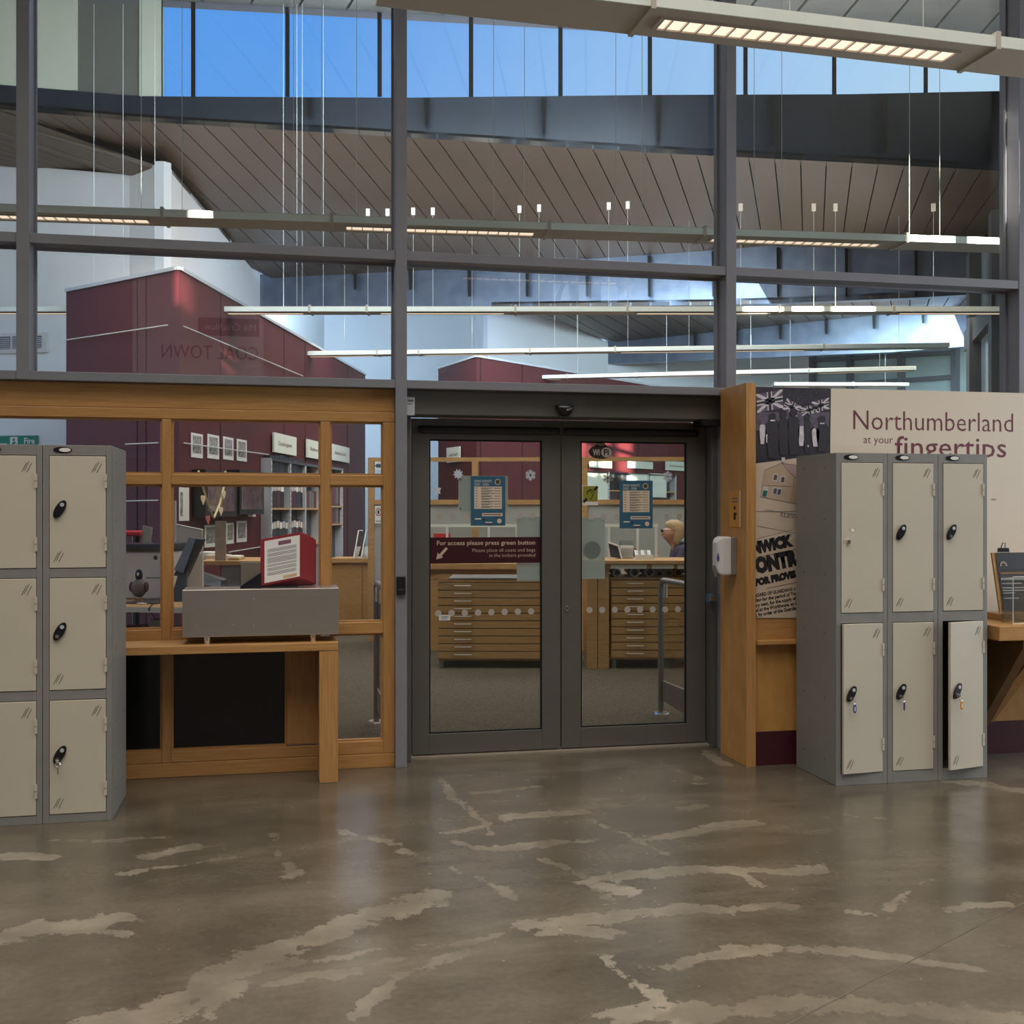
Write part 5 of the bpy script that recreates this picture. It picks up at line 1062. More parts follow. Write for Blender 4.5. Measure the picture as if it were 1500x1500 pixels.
# ================================================================ counters, plan chests, tubes
CA, CB = gnd(560, 10.15), gnd(1120, 10.1); CH = Wall(CA, CB)
def chest(label, p0, p1, ytop, ybot, h0, h1, n=10, dep=.75):
    s0, s1 = CH.hit(p0, 900)[0], CH.hit(p1, 900)[0]; z1, z0 = CH.hit(800, ytop)[1], CH.hit(800, ybot)[1]
    r = thing('plan_chest', CH.pt((s0 + s1) / 2, 0, -dep / 2), label, 'plan chest', 'oak plan chests')
    MB().wbox(CH, s0, s1, z0 - .02, z1 + .02, -dep, -.02).build('carcass', OAKX, r)
    a, c = CH.hit(h0, 900)[0], CH.hit(h1, 900)[0]
    MB().wbox(CH, s0 + .004, s1 - .004, z0, z1, -.021, -.019).build('gap_shade', VOID, r)  # black sheet added behind the drawers so the gaps read as shade
    for i in range(n):
        za = z0 + (z1 - z0) * i / n; zb = z0 + (z1 - z0) * (i + 1) / n - .008
        d = MB().wbox(CH, s0 + .003, s1 - .003, za, zb, -.02, 0).build('drawer', CHESTM, r, bevel=.001)
        h = MB(); zc = (za + zb) / 2 + .008; h.tube([CH.pt(a, zc, 0), CH.pt(a, zc, .03), CH.pt(c, zc, .03), CH.pt(c, zc, 0)], .005, 6); h.build('handle', HANDLEM, d)
    for s in (s0 + .03, s1 - .05):
        for dd in (-.05, -dep + .05): MB().tube([CH.pt(s, 0, dd), CH.pt(s, z0 - .02, dd)], .022, 10).build('castor', GREYP, r)
    return r, s0, s1, z0, z1
HANDLEM = mat('satin_handle', (.62, .59, .54), .35, .3, var=.05)
CHESTM = mat('chest_oak', (.44, .255, .10), .45, col2=(.34, .185, .068), scale=6, stretch=(.7, 4, 14))
r, s0, s1, z0, z1 = chest('oak plan chest of ten drawers behind the left leaf', 641, 815, 853, 965, 666, 690)
MAPM = mat('map_sheet', (.20, .20, .21), .3, col2=(.09, .085, .09), scale=5, var=.1)
tag(MB().wbox(CH, s0 - .06, s1, z1 + .022, z1 + .03, -.75, .05).build('glass_top', ACRYL), 'clear sheet lying on the left plan chest', 'sheet')
tag(MB().wbox(CH, s0 + .1, s1 - .1, z1 + .031, z1 + .036, -.60, -.05).build('map_sheet', MAPM), 'grey map sheet on top of the left plan chest', 'map')
r2, t0, t1, y0_, y1_ = chest('oak plan chest of ten drawers beneath the counter, behind the right leaf', 895, 1060, 849, 963, 919, 942, dep=.7)
ct = thing('service_counter', CH.pt(CH.hit(960, 900)[0], 0, -.4), 'long maple counter over the right plan chest', 'counter')
cz1, cz0 = CH.hit(900, 821, .06)[1], CH.hit(900, 826)[1]
c0, c1 = CH.hit(848, 830)[0], CH.hit(1090, 830)[0]
MB().wbox(CH, c0, c1, cz0, cz1, -.62, .06).build('worktop', PALEWOOD, ct, bevel=.003); MB().wbox(CH, c0 + .02, c1, cz0 - .04, cz0, -.6, .04).build('front_rail', OAKX, ct)
a, c = CH.hit(894, 830)[0], c1
for (u, v) in ((0, .27), (.31, .47), (.50, .66), (.69, .84)): MB().wbox(CH, a + (c - a) * u, a + (c - a) * v, cz0 - .042, cz0 - .003, .04, .046).build('label_strip', SIGNW, ct)
for p0, p1 in ((860, 875), (876, 892)): MB().wbox(CH, CH.hit(p0, 900)[0], CH.hit(p1, 900)[0], 0, cz0 - .04, -.6, .02).build('end_panel', CHESTM, ct, bevel=.002)
tz = y1_ + .022
for px, r_, dd in ((904, 6.2, 0), (930, 7.2, .0), (952, 7.6, .0), (967, 5.6, -.03), (981, 6.6, -.04), (995, 6.4, -.05)):
    R_ = r_ * 10.1 / 1600; s = CH.hit(px, 842)[0]; n = 18; vs = []
    for d_ in (dd - .02, dd - .65):
        for rr_ in (R_, R_ * .68): vs += [CH.pt(s + rr_ * math.cos(2 * math.pi * k / n), tz + R_ + rr_ * math.sin(2 * math.pi * k / n), d_) for k in range(n)]
    fs = []
    for k in range(n):
        q = (k + 1) % n; fs += [(k, q, n + q, n + k), (2*n + k, 3*n + k, 3*n + q, 2*n + q), (k, 2*n + k, 2*n + q, q), (n + k, n + q, 3*n + q, 3*n + k)]
    lab = {904: 'pale card map tube at the left end of the shelf', 930: 'pale card map tube, second from the left', 952: 'widest olive map tube in the middle of the shelf', 967: 'small olive map tube beside the widest one', 981: 'dark map tube behind the handrail', 995: 'dark map tube at the right of the shelf'}[px]
    tag(MB().add(vs, fs).build('map_tube', mat('tube_card', (.30, .28, .22) if px < 940 else (.16, .14, .07), .6, var=.1)), lab, 'map tube', 'map tubes under the counter')
# far counter seen through the narrow pane and behind the left leaf
FA, FB_ = gnd(484, 13.0), gnd(600, 13.0); FCn = Wall(FA, FB_)
fc = thing('far_counter', FCn.pt(.3, 0, -.4), 'maple counter in the narrow pane of the oak screen', 'counter')
zt_ = FCn.hit(520, 818)[1]; MB().wbox(FCn, 0, FCn.hit(548, 830)[0] + .25, zt_ - .05, zt_, -.5, .03).build('worktop', PALEWOOD, fc); MB().wbox(FCn, 0, FCn.hit(530, 850)[0], 0, zt_ - .05, -.03, 0).build('front_panel', OAKX, fc); MB().wbox(FCn, FCn.hit(531, 850)[0], FCn.hit(544, 850)[0], 0, zt_ - .05, -.03, 0).build('front_panel', OAKX, fc)
for i, (px, w_, ln) in enumerate(((519, .05, .10), (530, .07, .14), (543, .06, .10))):
    s = FCn.hit(px, 800, -.1)[0]; b_ = thing('brochure_holder', FCn.pt(s, zt_, -.1), ['clear brochure holder at the left on the far counter', 'clear brochure holder in the middle of the far counter', 'clear brochure holder nearest the right stile'][i], 'holder', 'brochure holders')
    MB().slab([FCn.pt(s, zt_, -.05), FCn.pt(s + w_, zt_, -.05), FCn.pt(s + w_ + .05, zt_ + .33, -.12), FCn.pt(s + .05, zt_ + .33, -.12)], FCn.n * .006).build('back_sheet', ACRYL, b_); MB().slab([FCn.pt(s, zt_, .0), FCn.pt(s + w_, zt_, .0), FCn.pt(s + w_ + .04, zt_ + .14, -.04), FCn.pt(s + .04, zt_ + .14, -.04)], FCn.n * .006).build('front_pocket', ACRYL, b_)
    MB().tube([FCn.pt(s, zt_, -.04), FCn.pt(s + .05, zt_ + .33, -.11), FCn.pt(s + w_ + .05, zt_ + .33, -.11)], .008, 6).build('bright_edge', PAPER, b_)
s = FCn.hit(553, 800, -.1)[0]; tag(MB().slab([FCn.pt(s, zt_, -.2), FCn.pt(s + .14, zt_, -.2), FCn.pt(s + .10, zt_ + .2, -.22), FCn.pt(s + .06, zt_ + .2, -.22)], FCn.n * -.04).build('red_leaflet', REDC), 'red leaflet standing behind the brochure holders', 'leaflet')
# left service counter behind the left leaf
LCn = Wall(gnd(560, 11.4), gnd(860, 11.4)); lz = LCn.hit(700, 826)[1]
lc = thing('reading_counter', LCn.pt(.8, 0, -.3), 'maple counter behind the left plan chest', 'counter'); MB().wbox(LCn, 0, LCn.len, lz - .055, lz, -.4, 0).build('worktop', PALEWOOD, lc); MB().wbox(LCn, 0, LCn.len, 0, lz - .055, -.38, -.05).build('front_panel', CHESTM, lc)
# counter screen: white frame
def cscreen(label, t, xs_, ytop, ybase):
    W = Wall(gnd(xs_[0], t), gnd(xs_[-1], t)); r = thing('counter_screen', W.pt(0, W.hit(xs_[0], ybase)[1], 0), label, 'screen', 'counter screens'); S_ = [W.hit(p, 780)[0] for p in xs_]; zt = W.hit(xs_[0], ytop)[1]; zb = W.hit(xs_[0], ybase)[1]
    for s in S_: MB().wbox(W, s - .012, s + .012, zb, zt, -.01, .01).build('post', WHITEP, r)
    MB().wbox(W, S_[0] - .25, S_[-1] + .02, zt, zt + .03, -.012, .012).build('top_bar', SIGNW, r)
    for a, c in zip(S_[:-1], S_[1:]): MB().wbox(W, a + .012, c - .012, zb, zt, -.003, .003).build('pane', GLASSS, r)
cscreen('white framed counter screen behind the left leaf', 11.3, (655, 716, 757), 772, 826); cscreen('white framed counter screen behind the right leaf', 10.6, (892, 934, 961), 772, 818)
# things on the right counter
def cp3(px, py, d=-.3): s, _ = CH.hit(px, py, d); return s
s = cp3(899, 800); mo = thing('computer_monitor', CH.pt(s, cz1, -.3), 'dark monitor with pale rim on the right counter', 'monitor'); 
MB().slab([CH.pt(s - .03, cz1 + .02, -.28), CH.pt(s + .07, cz1, -.28), CH.pt(s + .04, cz1 + .12, -.30), CH.pt(s - .05, cz1 + .15, -.30)], CH.n * -.05).build('screen', MONI, mo); MB().tube([CH.pt(s + .075, cz1, -.27), CH.pt(s + .045, cz1 + .12, -.29), CH.pt(s - .05, cz1 + .155, -.29)], .009, 6).build('rim', WHITEP, mo)
s = cp3(918, 790); bh_ = thing('leaflet_box', CH.pt(s, cz1, -.4), 'bright clear leaflet box on the right counter', 'leaflet box'); MB().wbox(CH, s - .06, s + .08, cz1, cz1 + .17, -.45, -.44).build('back_sheet', ACRYL, bh_); MB().wbox(CH, s - .06, s + .08, cz1, cz1 + .10, -.35, -.34).build('front_sheet', ACRYL, bh_); MB().wbox(CH, s - .05, s + .07, cz1 + .005, cz1 + .12, -.42, -.36).build('leaflets', PAPER, bh_)
s = cp3(945, 810, -.15); tr = thing('card_tray', CH.pt(s, cz1, -.15), 'white card tray with slanted file cards on the right counter', 'tray'); MB().wbox(CH, s - .10, s + .075, cz1, cz1 + .045, -.12, -.11).build('front', PAPER, tr); MB().wbox(CH, s - .10, s + .075, cz1, cz1 + .01, -.28, -.12).build('base', PAPER, tr)
for i in range(5): MB().slab([CH.pt(s - .09 + i * .03, cz1 + .012, -.14), CH.pt(s - .06 + i * .03, cz1 + .012, -.14), CH.pt(s - .065 + i * .03, cz1 + .085, -.22), CH.pt(s - .095 + i * .03, cz1 + .085, -.22)], CH.n * -.02).build('card', [ZINC, GREYP][i % 2], tr)
s = cp3(926, 806, -.5); tag(MB().ball(CH.pt(s, cz1 + .045, -.5), .06, .05, .06, 14, 8).build('red_bag', mat('bag_red', (.18, .03, .03), .6, var=.1), smooth=True), 'round red bag on the right counter', 'bag')
# red chair behind the left leaf
s = LCn.hit(636, 785, -.8)[0]; rc = thing('red_chair', LCn.pt(s, 0, -.9), 'bright red chair at the left edge of the left leaf', 'chair'); zt_ = LCn.hit(636, 766, -.8)[1]
MB().rings([(LCn.pt(s - .06, lz - .35, -.85), (.20, 0, 0), (0, .04, 0)), (LCn.pt(s - .06, zt_ - .10, -.85), (.20, 0, 0), (0, .04, 0)), (LCn.pt(s - .06, zt_ - .03, -.85), (.16, 0, 0), (0, .035, 0)), (LCn.pt(s - .06, zt_, -.85), (.08, 0, 0), (0, .025, 0))], 14).build('backrest', REDC, rc, smooth=True)
MB().wbox(LCn, s - .26, s + .14, .43, .49, -1.2, -.82).build('seat', REDC, rc, bevel=.02); MB().tube([LCn.pt(s - .06, .05, -1.0), LCn.pt(s - .06, .43, -1.0)], .03, 8).build('pedestal', CHROME, rc)
for k in range(5): a_ = 2 * math.pi * k / 5; MB().tube([LCn.pt(s - .06, .06, -1.0), LCn.pt(s - .06 + .25 * math.cos(a_), .03, -1.0 + .25 * math.sin(a_))], .015, 6).build('foot', BLACK, rc)
s2 = LCn.hit(648, 785, -.2)[0]; tag(MB().wbox(LCn, s2 - .10, s2 + .08, lz, lz + .31, -.32, -.30).build('red_folder', REDC), 'bright red folder standing on the counter, left leaf', 'folder')

# ================================================================ handrails
def rail(label, x, y, ztop, dirx, leng):
    r = thing('handrail', (x, y, 0), label, 'handrail', 'steel handrails inside the doors')
    MB().tube([(x, y, 0.004), (x, y, ztop - .05)], .021, 12).build('post', STAINT, r); MB().rings([((x, y, 0), (.06, 0, 0), (0, .06, 0)), ((x, y, .012), (.055, 0, 0), (0, .055, 0))], 16).build('floor_flange', CHROME, r)
    y2 = y - leng; x2 = x + dirx
    top = [(x, y, ztop - .06)] + [(x + dirx * .05 * k / 4, y - .07 * (1 - math.cos(math.pi / 2 * k / 4)), ztop - .06 + .06 * math.sin(math.pi / 2 * k / 4)) for k in range(1, 5)] + [(x2, y2, ztop)]
    MB().tube(top, .021, 12).build('top_rail', STAINT, r); MB().tube([(x2, y2 + .06, .004), (x2, y2 + .06, ztop)], .021, 10).build('post', STAINT, r)
    MB().slab([Vector((x, y - .025, .24)), Vector((x2, y2 + .09, .24)), Vector((x2, y2 + .09, .06)), Vector((x, y - .025, .10))], (.012, 0, 0)).build('kick_plate', STAINT, r)
    MB().slab([Vector((x, y - .03, ztop - .12)), Vector((x2, y2 + .09, ztop - .12)), Vector((x2, y2 + .09, .26)), Vector((x, y - .03, .26))], (.008, 0, 0)).build('glass_infill', GLASSS, r)
    MB().tube([(x, y - .10, ztop - .02), (x, y - .10, ztop - .12)], .014, 8).build('clamp', CHROME, r)
STAINT = mat('satin_steel', (.30, .28, .26), .38, .8, var=.06)
rail('satin steel handrail with glass infill behind the right leaf', 2.667, 7.506, .965, .02, .80); rail('satin steel handrail in the narrow pane left of the doors', .628, 7.596, .965, .0, .85)

# ================================================================ office things behind the oak screen
DZ = .86
OD = Wall(gnd(100, 6.95), gnd(400, 6.72))
dsk = thing('office_desk', OD.pt(.5, 0, -.4), 'pale office desk behind the oak screen', 'desk'); MB().wbox(OD, -.6, 1.02, DZ - .03, DZ, -1.1, 0).build('worktop', PALEWOOD, dsk); MB().wbox(OD, -.6, 1.02, DZ - .034, DZ - .002, 0, .006).build('white_edge', PAPER, dsk); MB().wbox(OD, -.6, 1.02, .66, .69, -.5, -.02).build('lower_shelf', PALEWOOD, dsk); MB().wbox(OD, -.6, 1.02, 0, .66, -.55, -.5).build('modesty_panel', MONI, dsk)
for s in (-.58, 1.0): MB().wbox(OD, s - .02, s + .02, 0, DZ - .03, -1.05, -.05).build('side_panel', PALEWOOD, dsk)
def od(px, d): return OD.hit(px, 860, d)[0]
# pigeon toy
s = od(203.5, -.35); pg = OD.pt(s, DZ, -.35); pi_ = thing('toy_pigeon', pg, 'grey plush pigeon with purple head standing on the office desk', 'soft toy')
ux_ = Vector((CY, -SY, 0)); uy_ = Vector((SY, CY, 0))
def el(c, a, b_, h, m, nm, par): 
    g = MB(); g.rings([(Vector(c) + Vector((0, 0, h * math.sin(-math.pi/2 + math.pi * i / 8))), ux_ * a * max(.03, math.cos(-math.pi/2 + math.pi * i / 8)), uy_ * b_ * max(.03, math.cos(-math.pi/2 + math.pi * i / 8))) for i in range(9)], 14); return g.build(nm, m, par, smooth=True)
PGREY = mat('plush_grey', (.19, .17, .16), .95, var=.15, scale=60, bump=.3)
el(pg + Vector((0, 0, .092)), .052, .05, .062, PGREY, 'body', pi_); el(pg + Vector((0, 0, .178)), .024, .024, .040, mat('plush_purple', (.025, .015, .045), .9, var=.2, scale=60), 'head', pi_)
for sg in (-1, 1): el(pg + ux_ * (.048 * sg) + Vector((0, 0, .10)), .016, .03, .036, mat('plush_brown', (.09, .06, .055), .95, var=.2), 'wing', pi_)
for sg in (-1, 1):
    f0 = pg + ux_ * (.026 * sg) - uy_ * .02; PO = mat('plush_orange', (.55, .30, .18), .9, var=.1); MB().tube([f0 + Vector((0, 0, .006)), f0 + Vector((0, 0, .035))], .007, 8).build('leg', PO, pi_)
    MB().slab([f0 + ux_ * -.012 - uy_ * .02, f0 + ux_ * .0 - uy_ * .028, f0 + ux_ * .012 - uy_ * .02, f0 + ux_ * .006 + uy_ * .01, f0 - ux_ * .006 + uy_ * .01], (0, 0, .008)).build('foot', PO, pi_)
el(pg - uy_ * .026 + Vector((0.002, 0, .185)), .007, .008, .012, PAPER, 'beak', pi_)
tag(MB().wbox(OD, od(186, -.3), od(240, -.3), DZ, DZ + .006, -.48, -.20).build('desk_mat', BLACK), 'thin black mat under the plush pigeon', 'mat')
tag(MB().wbox(OD, od(203, -.17), od(213, -.17), DZ, DZ + .010, -.19, -.14).build('sticky_notes', CREAMP), 'small cream note pad in front of the black mat', 'note pad')
pr = thing('printer', OD.pt(od(210, -.8), DZ, -.8), 'white printer with glossy dark lid behind the plush pigeon', 'printer'); a, c = od(170, -.55), od(243, -.55); zt = OD.hit(215, 808, -.55)[1]
MB().wbox(OD, a, c, DZ, zt, -.88, -.55).build('body', WHITEP, pr, bevel=.012); MB().wbox(OD, a - .01, c + .01, zt, zt + .055, -.89, -.53).build('lid', mat('smoked_lid', (.03, .035, .05), .15, var=.1), pr, bevel=.015)
MB().disc(OD, od(228, -.55), OD.hit(228, 817, -.55)[1], .015, .015, -.55, -.547).build('round_badge', MONI, pr); MB().wbox(OD, od(214, -.55), od(236, -.55), OD.hit(228, 847, -.55)[1], OD.hit(228, 846, -.55)[1], -.55, -.548).build('tray_seam', MONI, pr)
ab = thing('power_adaptor', OD.pt(od(228, -.05), .69, -.1), 'grey power adaptor with loose cables under the desk edge', 'adaptor'); MB().wbox(OD, od(219, -.06), od(238, -.06), .69, .775, -.14, -.06).build('casing', GREYP, ab, bevel=.004)
for k in range(3):
    s = od(220, -.05); MB().tube([OD.pt(s - .02 - .05 * q, .70 + .03 * math.sin(q * 1.3 + k) + (.02 if k else 0), -.05 + .03 * math.cos(q + k)) for q in range(5)], .004, 6).build('cable', BLACK, ab)
MB().tube([OD.pt(od(221, -.02), .775, -.08), OD.pt(od(222, -.02), .85, .02), OD.pt(od(226, -.02), DZ + .02, .0)], .004, 6).build('cable', BLACK, ab)
# touch monitor
mt = thing('desk_monitor', OD.pt(od(270, -.6), DZ, -.6), 'dark tilted monitor with blue grey screen beside the oak stile', 'monitor')
zb, zt = OD.hit(268, 835, -.5)[1], OD.hit(272, 790, -.5)[1]; a, c = od(255, -.5), od(277, -.5)
MB().slab([OD.pt(a, zb, -.5), OD.pt(c - .04, zb - .02, -.5), OD.pt(c + .01, zt, -.58), OD.pt(a + .07, zt + .005, -.58)], OD.n * .004).build('screen', BLUESC, mt)
MB().slab([OD.pt(a - .01, zb - .04, -.505), OD.pt(c - .03, zb - .05, -.505), OD.pt(c + .05, zt, -.60), OD.pt(a + .06, zt + .012, -.585)], OD.n * -.06).build('casing', MONI, mt, bevel=.008); MB().slab([OD.pt(a + .02, DZ, -.40), OD.pt(a + .13, DZ, -.40), OD.pt(a + .08, zb, -.52), OD.pt(a + .03, zb, -.52)], OD.n * -.02).build('stand', MONI, mt)
asn = thing('acrylic_screen', OD.pt(od(275, -1.0), DZ, -1.0), 'clear acrylic screen with bright edges on the office desk', 'screen'); W_ = OD; a, c = od(257.5, -.95), od(297.5, -.95); z0, z1 = OD.hit(290, 811, -.95)[1], OD.hit(290, 776, -.95)[1]; z2 = OD.hit(258, 768, -.95)[1]
MB().slab([OD.pt(a, z0, -.95), OD.pt(c, z0, -.95), OD.pt(c, z1, -.95), OD.pt(a, z2, -.95)], OD.n * .005).build('sheet', frosted('acrylic_haze', (.5, .52, .5), .35), asn); MB().tube([OD.pt(a, DZ, -.945), OD.pt(a, z2 + .17, -.945)], .008, 6).build('bright_edge', PAPER, asn); MB().tube([OD.pt(a, z2, -.945), OD.pt(c, z1, -.945), OD.pt(c, z0, -.945), OD.pt(a, z0, -.945)], .005, 6).build('bright_edge', PAPER, asn); MB().wbox(OD, a, c, DZ, z0, -.96, -.94).build('foot', WHITEP, asn)
# second desk with grey cabinet, papers, card
D3 = Wall(gnd(285, 8.3), gnd(400, 8.3)); z3 = D3.hit(320, 822)[1]
cab = thing('low_cabinet', D3.pt(.2, 0, -.3), 'grey office cabinet with wooden top behind the steel box', 'cabinet'); MB().wbox(D3, 0, D3.len * .95, z3 - .03, z3, -.7, .0).build('top', PALEWOOD, cab); MB().wbox(D3, .2, D3.len * .58, 0, z3 - .03, -.65, -.02).build('front', GREYP, cab); MB().wbox(D3, D3.len * .60, D3.len * .93, 0, z3 - .03, -.65, -.03).build('front', GREYP, cab)
def d3(px, d=-.1): return D3.hit(px, 820, d)[0]
for i, (p0, p1, d0, h_, m) in enumerate(((291, 318, -.45, .05, PAPER), (300, 330, -.35, .03, CREAMP), (332, 348, -.2, .03, PAPER), (334, 350, -.12, .02, mat('folder_sand', (.45, .33, .15), .7, var=.1)))):
    tag(MB().wbox(D3, d3(p0, d0), d3(p1, d0), z3, z3 + h_, d0 - .2, d0).build('paper_stack', m), ['white paper stack at the back left of the cabinet', 'cream paper stack left of the tall card', 'white paper stack right of the tall card', 'sand coloured folder at the cabinet edge'][i], 'papers', 'paper stacks on the cabinet')
tag(MB().wbox(D3, d3(316), d3(331.5), z3, D3.hit(324, 763, -.08)[1], -.10, -.08).build('tall_card', mat('brown_card', (.33, .27, .22), .8, col2=(.25, .2, .17), scale=14, var=.1)), 'tall brown card standing on the cabinet', 'card')
bx_ = thing('document_tray', D3.pt(d3(310, .35), DZ, .4), 'black document tray leaning beside the monitor', 'tray'); a, c = D3.hit(293, 840, .4)[0], D3.hit(325, 840, .4)[0]
MB().slab([D3.pt(a, DZ, .4), D3.pt(c, DZ, .4), D3.pt(c, DZ + .10, .36), D3.pt(a - .03, DZ + .16, .36)], D3.n * -.12).build('tray_body', MONI, bx_, bevel=.006); MB().slab([D3.pt(a + .02, DZ + .07, .402), D3.pt(c - .01, DZ + .045, .402), D3.pt(c - .01, DZ + .098, .38), D3.pt(a, DZ + .15, .38)], D3.n * .004).build('tray_panel', BLUESC, bx_)
tag(MB().wbox(D3, D3.hit(351, 830, .1)[0], D3.hit(386, 830, .1)[0], 0, z3 - .005, .04, .06).build('beige_screen', mat('beige_card', (.42, .37, .28), .8, var=.05)), 'beige panel standing on the floor behind the flip display', 'panel')
rch = thing('office_chair', gnd(186, 8.75), 'red seat and grey back of an office chair above the printer', 'chair'); W9 = Wall(gnd(150, 8.75), gnd(230, 8.75)); zc = W9.hit(200, 778)[1]
MB().wbox(W9, 0, W9.hit(206, 780)[0], zc - .04, zc, -.3, 0).build('red_rest', REDC, rch, bevel=.01); MB().slab([W9.pt(W9.hit(201, 796)[0], zc - .35, 0), W9.pt(W9.hit(214, 796)[0], zc - .35, 0), W9.pt(W9.hit(219, 773)[0], W9.hit(219, 773)[1], -.05), W9.pt(W9.hit(206, 770)[0], W9.hit(206, 770)[1], -.05)], W9.n * -.03).build('backrest', GREYP, rch); MB().tube([W9.pt(.2, .05, -.2), W9.pt(.2, zc - .04, -.2)], .03, 8).build('pedestal', BLACK, rch)
for k in range(5): a_ = 2 * math.pi * k / 5; MB().tube([W9.pt(.2, .06, -.2), W9.pt(.2 + .2 * math.cos(a_), .03, -.2 + .2 * math.sin(a_))], .018, 6).build('foot', BLACK, rch)

# ================================================================ person seated behind the counter
def person():
    base = gnd(990, 11.25); F_ = -ux_; S__ = uy_          # faces left in the picture; S__ points away from the viewer
    P = lambda f, s, z: base + F_ * f + S__ * s + Vector((0, 0, z))
    root = thing('person', base, 'seated person with shoulder length fair hair and navy jacket, facing left', 'person')
    SKIN = mat('skin', (.50, .27, .18), .55, var=.06); HAIR = mat('fair_hair', (.50, .38, .22), .6, col2=(.26, .14, .07), scale=30, stretch=(6, 6, 1), var=.1); JACK = mat('navy_jacket', (.045, .036, .085), .7, col2=(.018, .015, .034), scale=6, var=.1); SCARF = mat('pale_blue_scarf', (.30, .38, .52), .8, var=.15, scale=10); TROU = mat('dark_trousers', (.02, .02, .025), .8, var=.1)
    def skin(name, verts, edges, rad, m, par, root_i=0, lv=2):
        me = bpy.data.meshes.new(name); me.from_pydata([v - Vector(par['_o']) for v in verts], edges, []); o = bpy.data.objects.new(name, me); COL.objects.link(o)
        sk = o.modifiers.new('skin', 'SKIN'); sk.use_smooth_shade = True; o.modifiers.new('sub', 'SUBSURF').levels = lv; o.modifiers['sub'].render_levels = lv
        for i, r in enumerate(rad):
            q = me.skin_vertices[0].data[i]; q.radius = (r, r) if not isinstance(r, tuple) else r; q.use_root = (i == root_i)
        me.materials.append(m); o.parent = par; o['_o'] = par['_o']
        return o
    V = [P(-.04, 0, .56), P(-.08, 0, .80), P(-.06, 0, 1.02), P(-.01, 0, 1.10), P(.03, 0, 1.15), P(.05, 0, 1.225), P(.045, 0, 1.30)]
    Rd = [.13, .12, .12, .055, .058, .108, .092]; E_ = [(0, 1), (1, 2), (2, 3), (3, 4), (4, 5), (5, 6)]
    def chain(start, pts, rads):
        prev = start
        for p, r in zip(pts, rads): V.append(p); Rd.append(r); E_.append((prev, len(V) - 1)); prev = len(V) - 1
        return prev
    for sg in (-1, 1):
        e = chain(2, [P(-.05, .17 * sg, 1.03), P(.05, .22 * sg, .78), P(.26, .17 * sg, .70), P(.33, .15 * sg, .72)], [.055, .042, .032, .028])
        for k in range(5):
            o_ = (k - 2) * .016 * sg; ln = (.055, .07, .075, .07, .055)[k] if k else .05
            chain(e, [P(.38 if k else .35, .15 * sg + o_ * 1.2 - (.03 * sg if k == 0 else 0), .712), P(.38 + ln * .6 if k else .39, .15 * sg + o_ * 1.3 - (.04 * sg if k == 0 else 0), .705)], [.009, .007])
        chain(0, [P(.06, .10 * sg, .54), P(.44, .12 * sg, .50), P(.42, .12 * sg, .10), P(.55, .12 * sg, .045)], [.10, .075, .05, .04])
    body = skin('body', V, E_, Rd, SKIN, root)
    # face details
    el(P(.138, 0, 1.222), .018, .016, .024, SKIN, 'nose', body)
    for sg in (-1, 1): el(P(.130, .032 * sg, 1.252), .010, .010, .007, BLACK, 'eye', body); el(P(.035, .082 * sg, 1.24), .018, .010, .030, SKIN, 'ear', body)
    el(P(.124, 0, 1.182), .010, .022, .006, mat('lips', (.38, .12, .10), .5, var=.1), 'mouth', body)
    gl = MB(); 
    for sg in (-1, 1): gl.tube([P(.146, .034 * sg, 1.255) + S__ * (.022 * math.cos(q * math.pi / 5)) + Vector((0, 0, .018 * math.sin(q * math.pi / 5))) for q in range(11)], .0028, 5); gl.tube([P(.146, .055 * sg, 1.262), P(.03, .098 * sg, 1.262)], .003, 5)
    gl.build('glasses', BLACK, root)
    h = MB(); C0 = P(.02, 0, 1.28)
    secs = [(P(-.01, 0, 1.10), F_ * .045, S__ * .092), (P(-.015, 0, 1.15), F_ * .062, S__ * .102), (P(-.018, 0, 1.20), F_ * .075, S__ * .104), (P(-.010, 0, 1.26), F_ * .088, S__ * .104), (P(.010, 0, 1.31), F_ * .100, S__ * .098), (P(.018, 0, 1.345), F_ * .085, S__ * .08), (P(.02, 0, 1.368), F_ * .035, S__ * .035)]
    h.rings(secs, 20); h.build('hair', HAIR, root, smooth=True)
    JV = [P(-.04, 0, .54), P(-.08, 0, .80), P(-.08, 0, 1.02), P(-.05, 0, 1.12)]; JR = [.155, .155, .145, .095]; JE = [(0, 1), (1, 2), (2, 3)]
    for sg in (-1, 1):
        n0 = len(JV); JV += [P(-.06, .18 * sg, 1.04), P(.05, .235 * sg, .79), P(.25, .18 * sg, .72)]; JR += [.075, .062, .048]; JE += [(2, n0), (n0, n0 + 1), (n0 + 1, n0 + 2)]
    skin('jacket', JV, JE, JR, JACK, root)
    TV = [P(0, 0, .52), P(.06, .10, .54), P(.46, .12, .50), P(.42, .12, .12), P(.06, -.10, .54), P(.46, -.12, .50), P(.42, -.12, .12)]
    skin('trousers', TV, [(0, 1), (1, 2), (2, 3), (0, 4), (4, 5), (5, 6)], [.15, .115, .09, .065, .115, .09, .065], TROU, root)
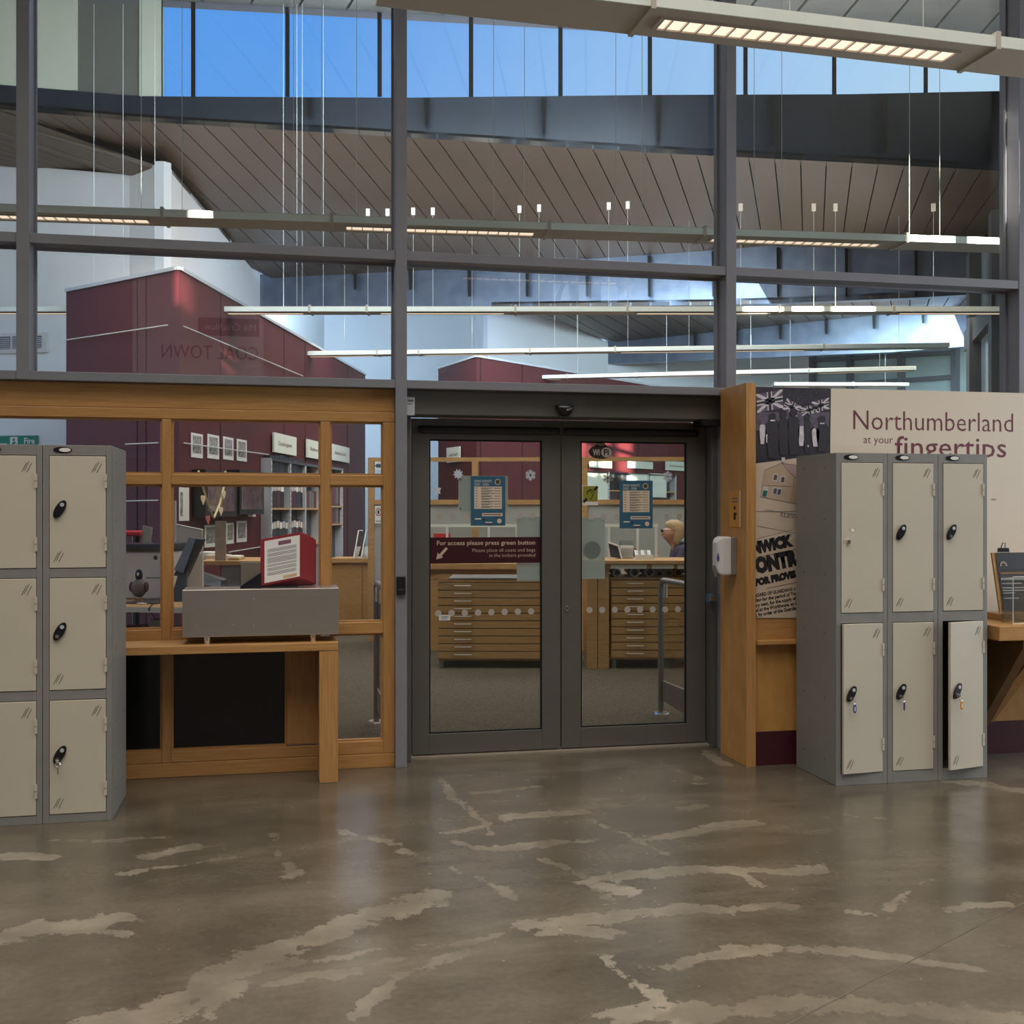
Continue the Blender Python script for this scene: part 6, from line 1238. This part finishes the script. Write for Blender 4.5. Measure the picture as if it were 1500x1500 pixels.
    s_ = MB(); s_.rings([(P(-.045, 0, 1.13), F_ * .085, S__ * .095), (P(-.04, 0, 1.16), F_ * .092, S__ * .095), (P(-.03, 0, 1.185), F_ * .075, S__ * .08)], 16); s_.build('scarf', SCARF, root, smooth=True)
    ch = thing('swivel_chair', base - F_ * .12, 'dark swivel chair under the seated person', 'chair'); q = base
    MB().rings([(P(.05, 0, .37), F_ * .22, S__ * .22), (P(.05, 0, .40), F_ * .24, S__ * .24), (P(.05, 0, .44), F_ * .22, S__ * .22)], 16).build('seat', BLACK, ch)
    MB().rings([(P(-.24, 0, .52), F_ * .03, S__ * .18), (P(-.27, 0, .75), F_ * .03, S__ * .21), (P(-.27, 0, .92), F_ * .02, S__ * .15)], 14).build('backrest', BLACK, ch)
    MB().tube([P(.05, 0, .06), P(.05, 0, .37)], .03, 8).build('pedestal', CHROME, ch)
    for k in range(5): a_ = 2 * math.pi * k / 5; MB().tube([P(.05, 0, .07), P(.05 + .26 * math.cos(a_), .26 * math.sin(a_), .03)], .018, 6).build('foot', BLACK, ch)
person()

# ================================================================ banner behind the viewer, mirrored in the glazing
BW = Wall(Vector((0.1, -1.2, 0)), Vector((-2.2, -1.2, 0)))
bw = thing('exhibition_banner', (-.95, -1.2, 3.0), 'grey exhibition banner behind the viewer, mirrored in the glazing', 'banner')
BW.n = Vector((0, 1, 0)); BW.a = Vector((-.25, -1.2, 0))
BG = mat('banner_grey', (.62, .55, .55), .8, var=.03)
MB().wbox(BW, 0, 1.55, 2.95, 4.45, -.02, 0).build('cloth', BG, bw); MB().wbox(BW, .05, .78, 3.62, 3.84, 0, .004).build('name_strip', mat('banner_plum', (.05, .012, .03), .7, var=.1), bw)
text('Mik Critchlow', bw, PAPER, BW, .09, 3.69, .12, d=.006, width=.62); text('COAL TOWN', bw, MAROOND, BW, .06, 3.33, .24, d=.004, width=1.15)
MB().tube([BW.pt(.05, 4.45, -.01), BW.pt(.05, FC, -.01)], .004, 6).build('hanging_wire', WIRE, bw); MB().tube([BW.pt(1.5, 4.45, -.01), BW.pt(1.5, FC, -.01)], .004, 6).build('hanging_wire', WIRE, bw)

# tidy the helper property
for o in bpy.data.objects:
    if '_o' in o: del o['_o']
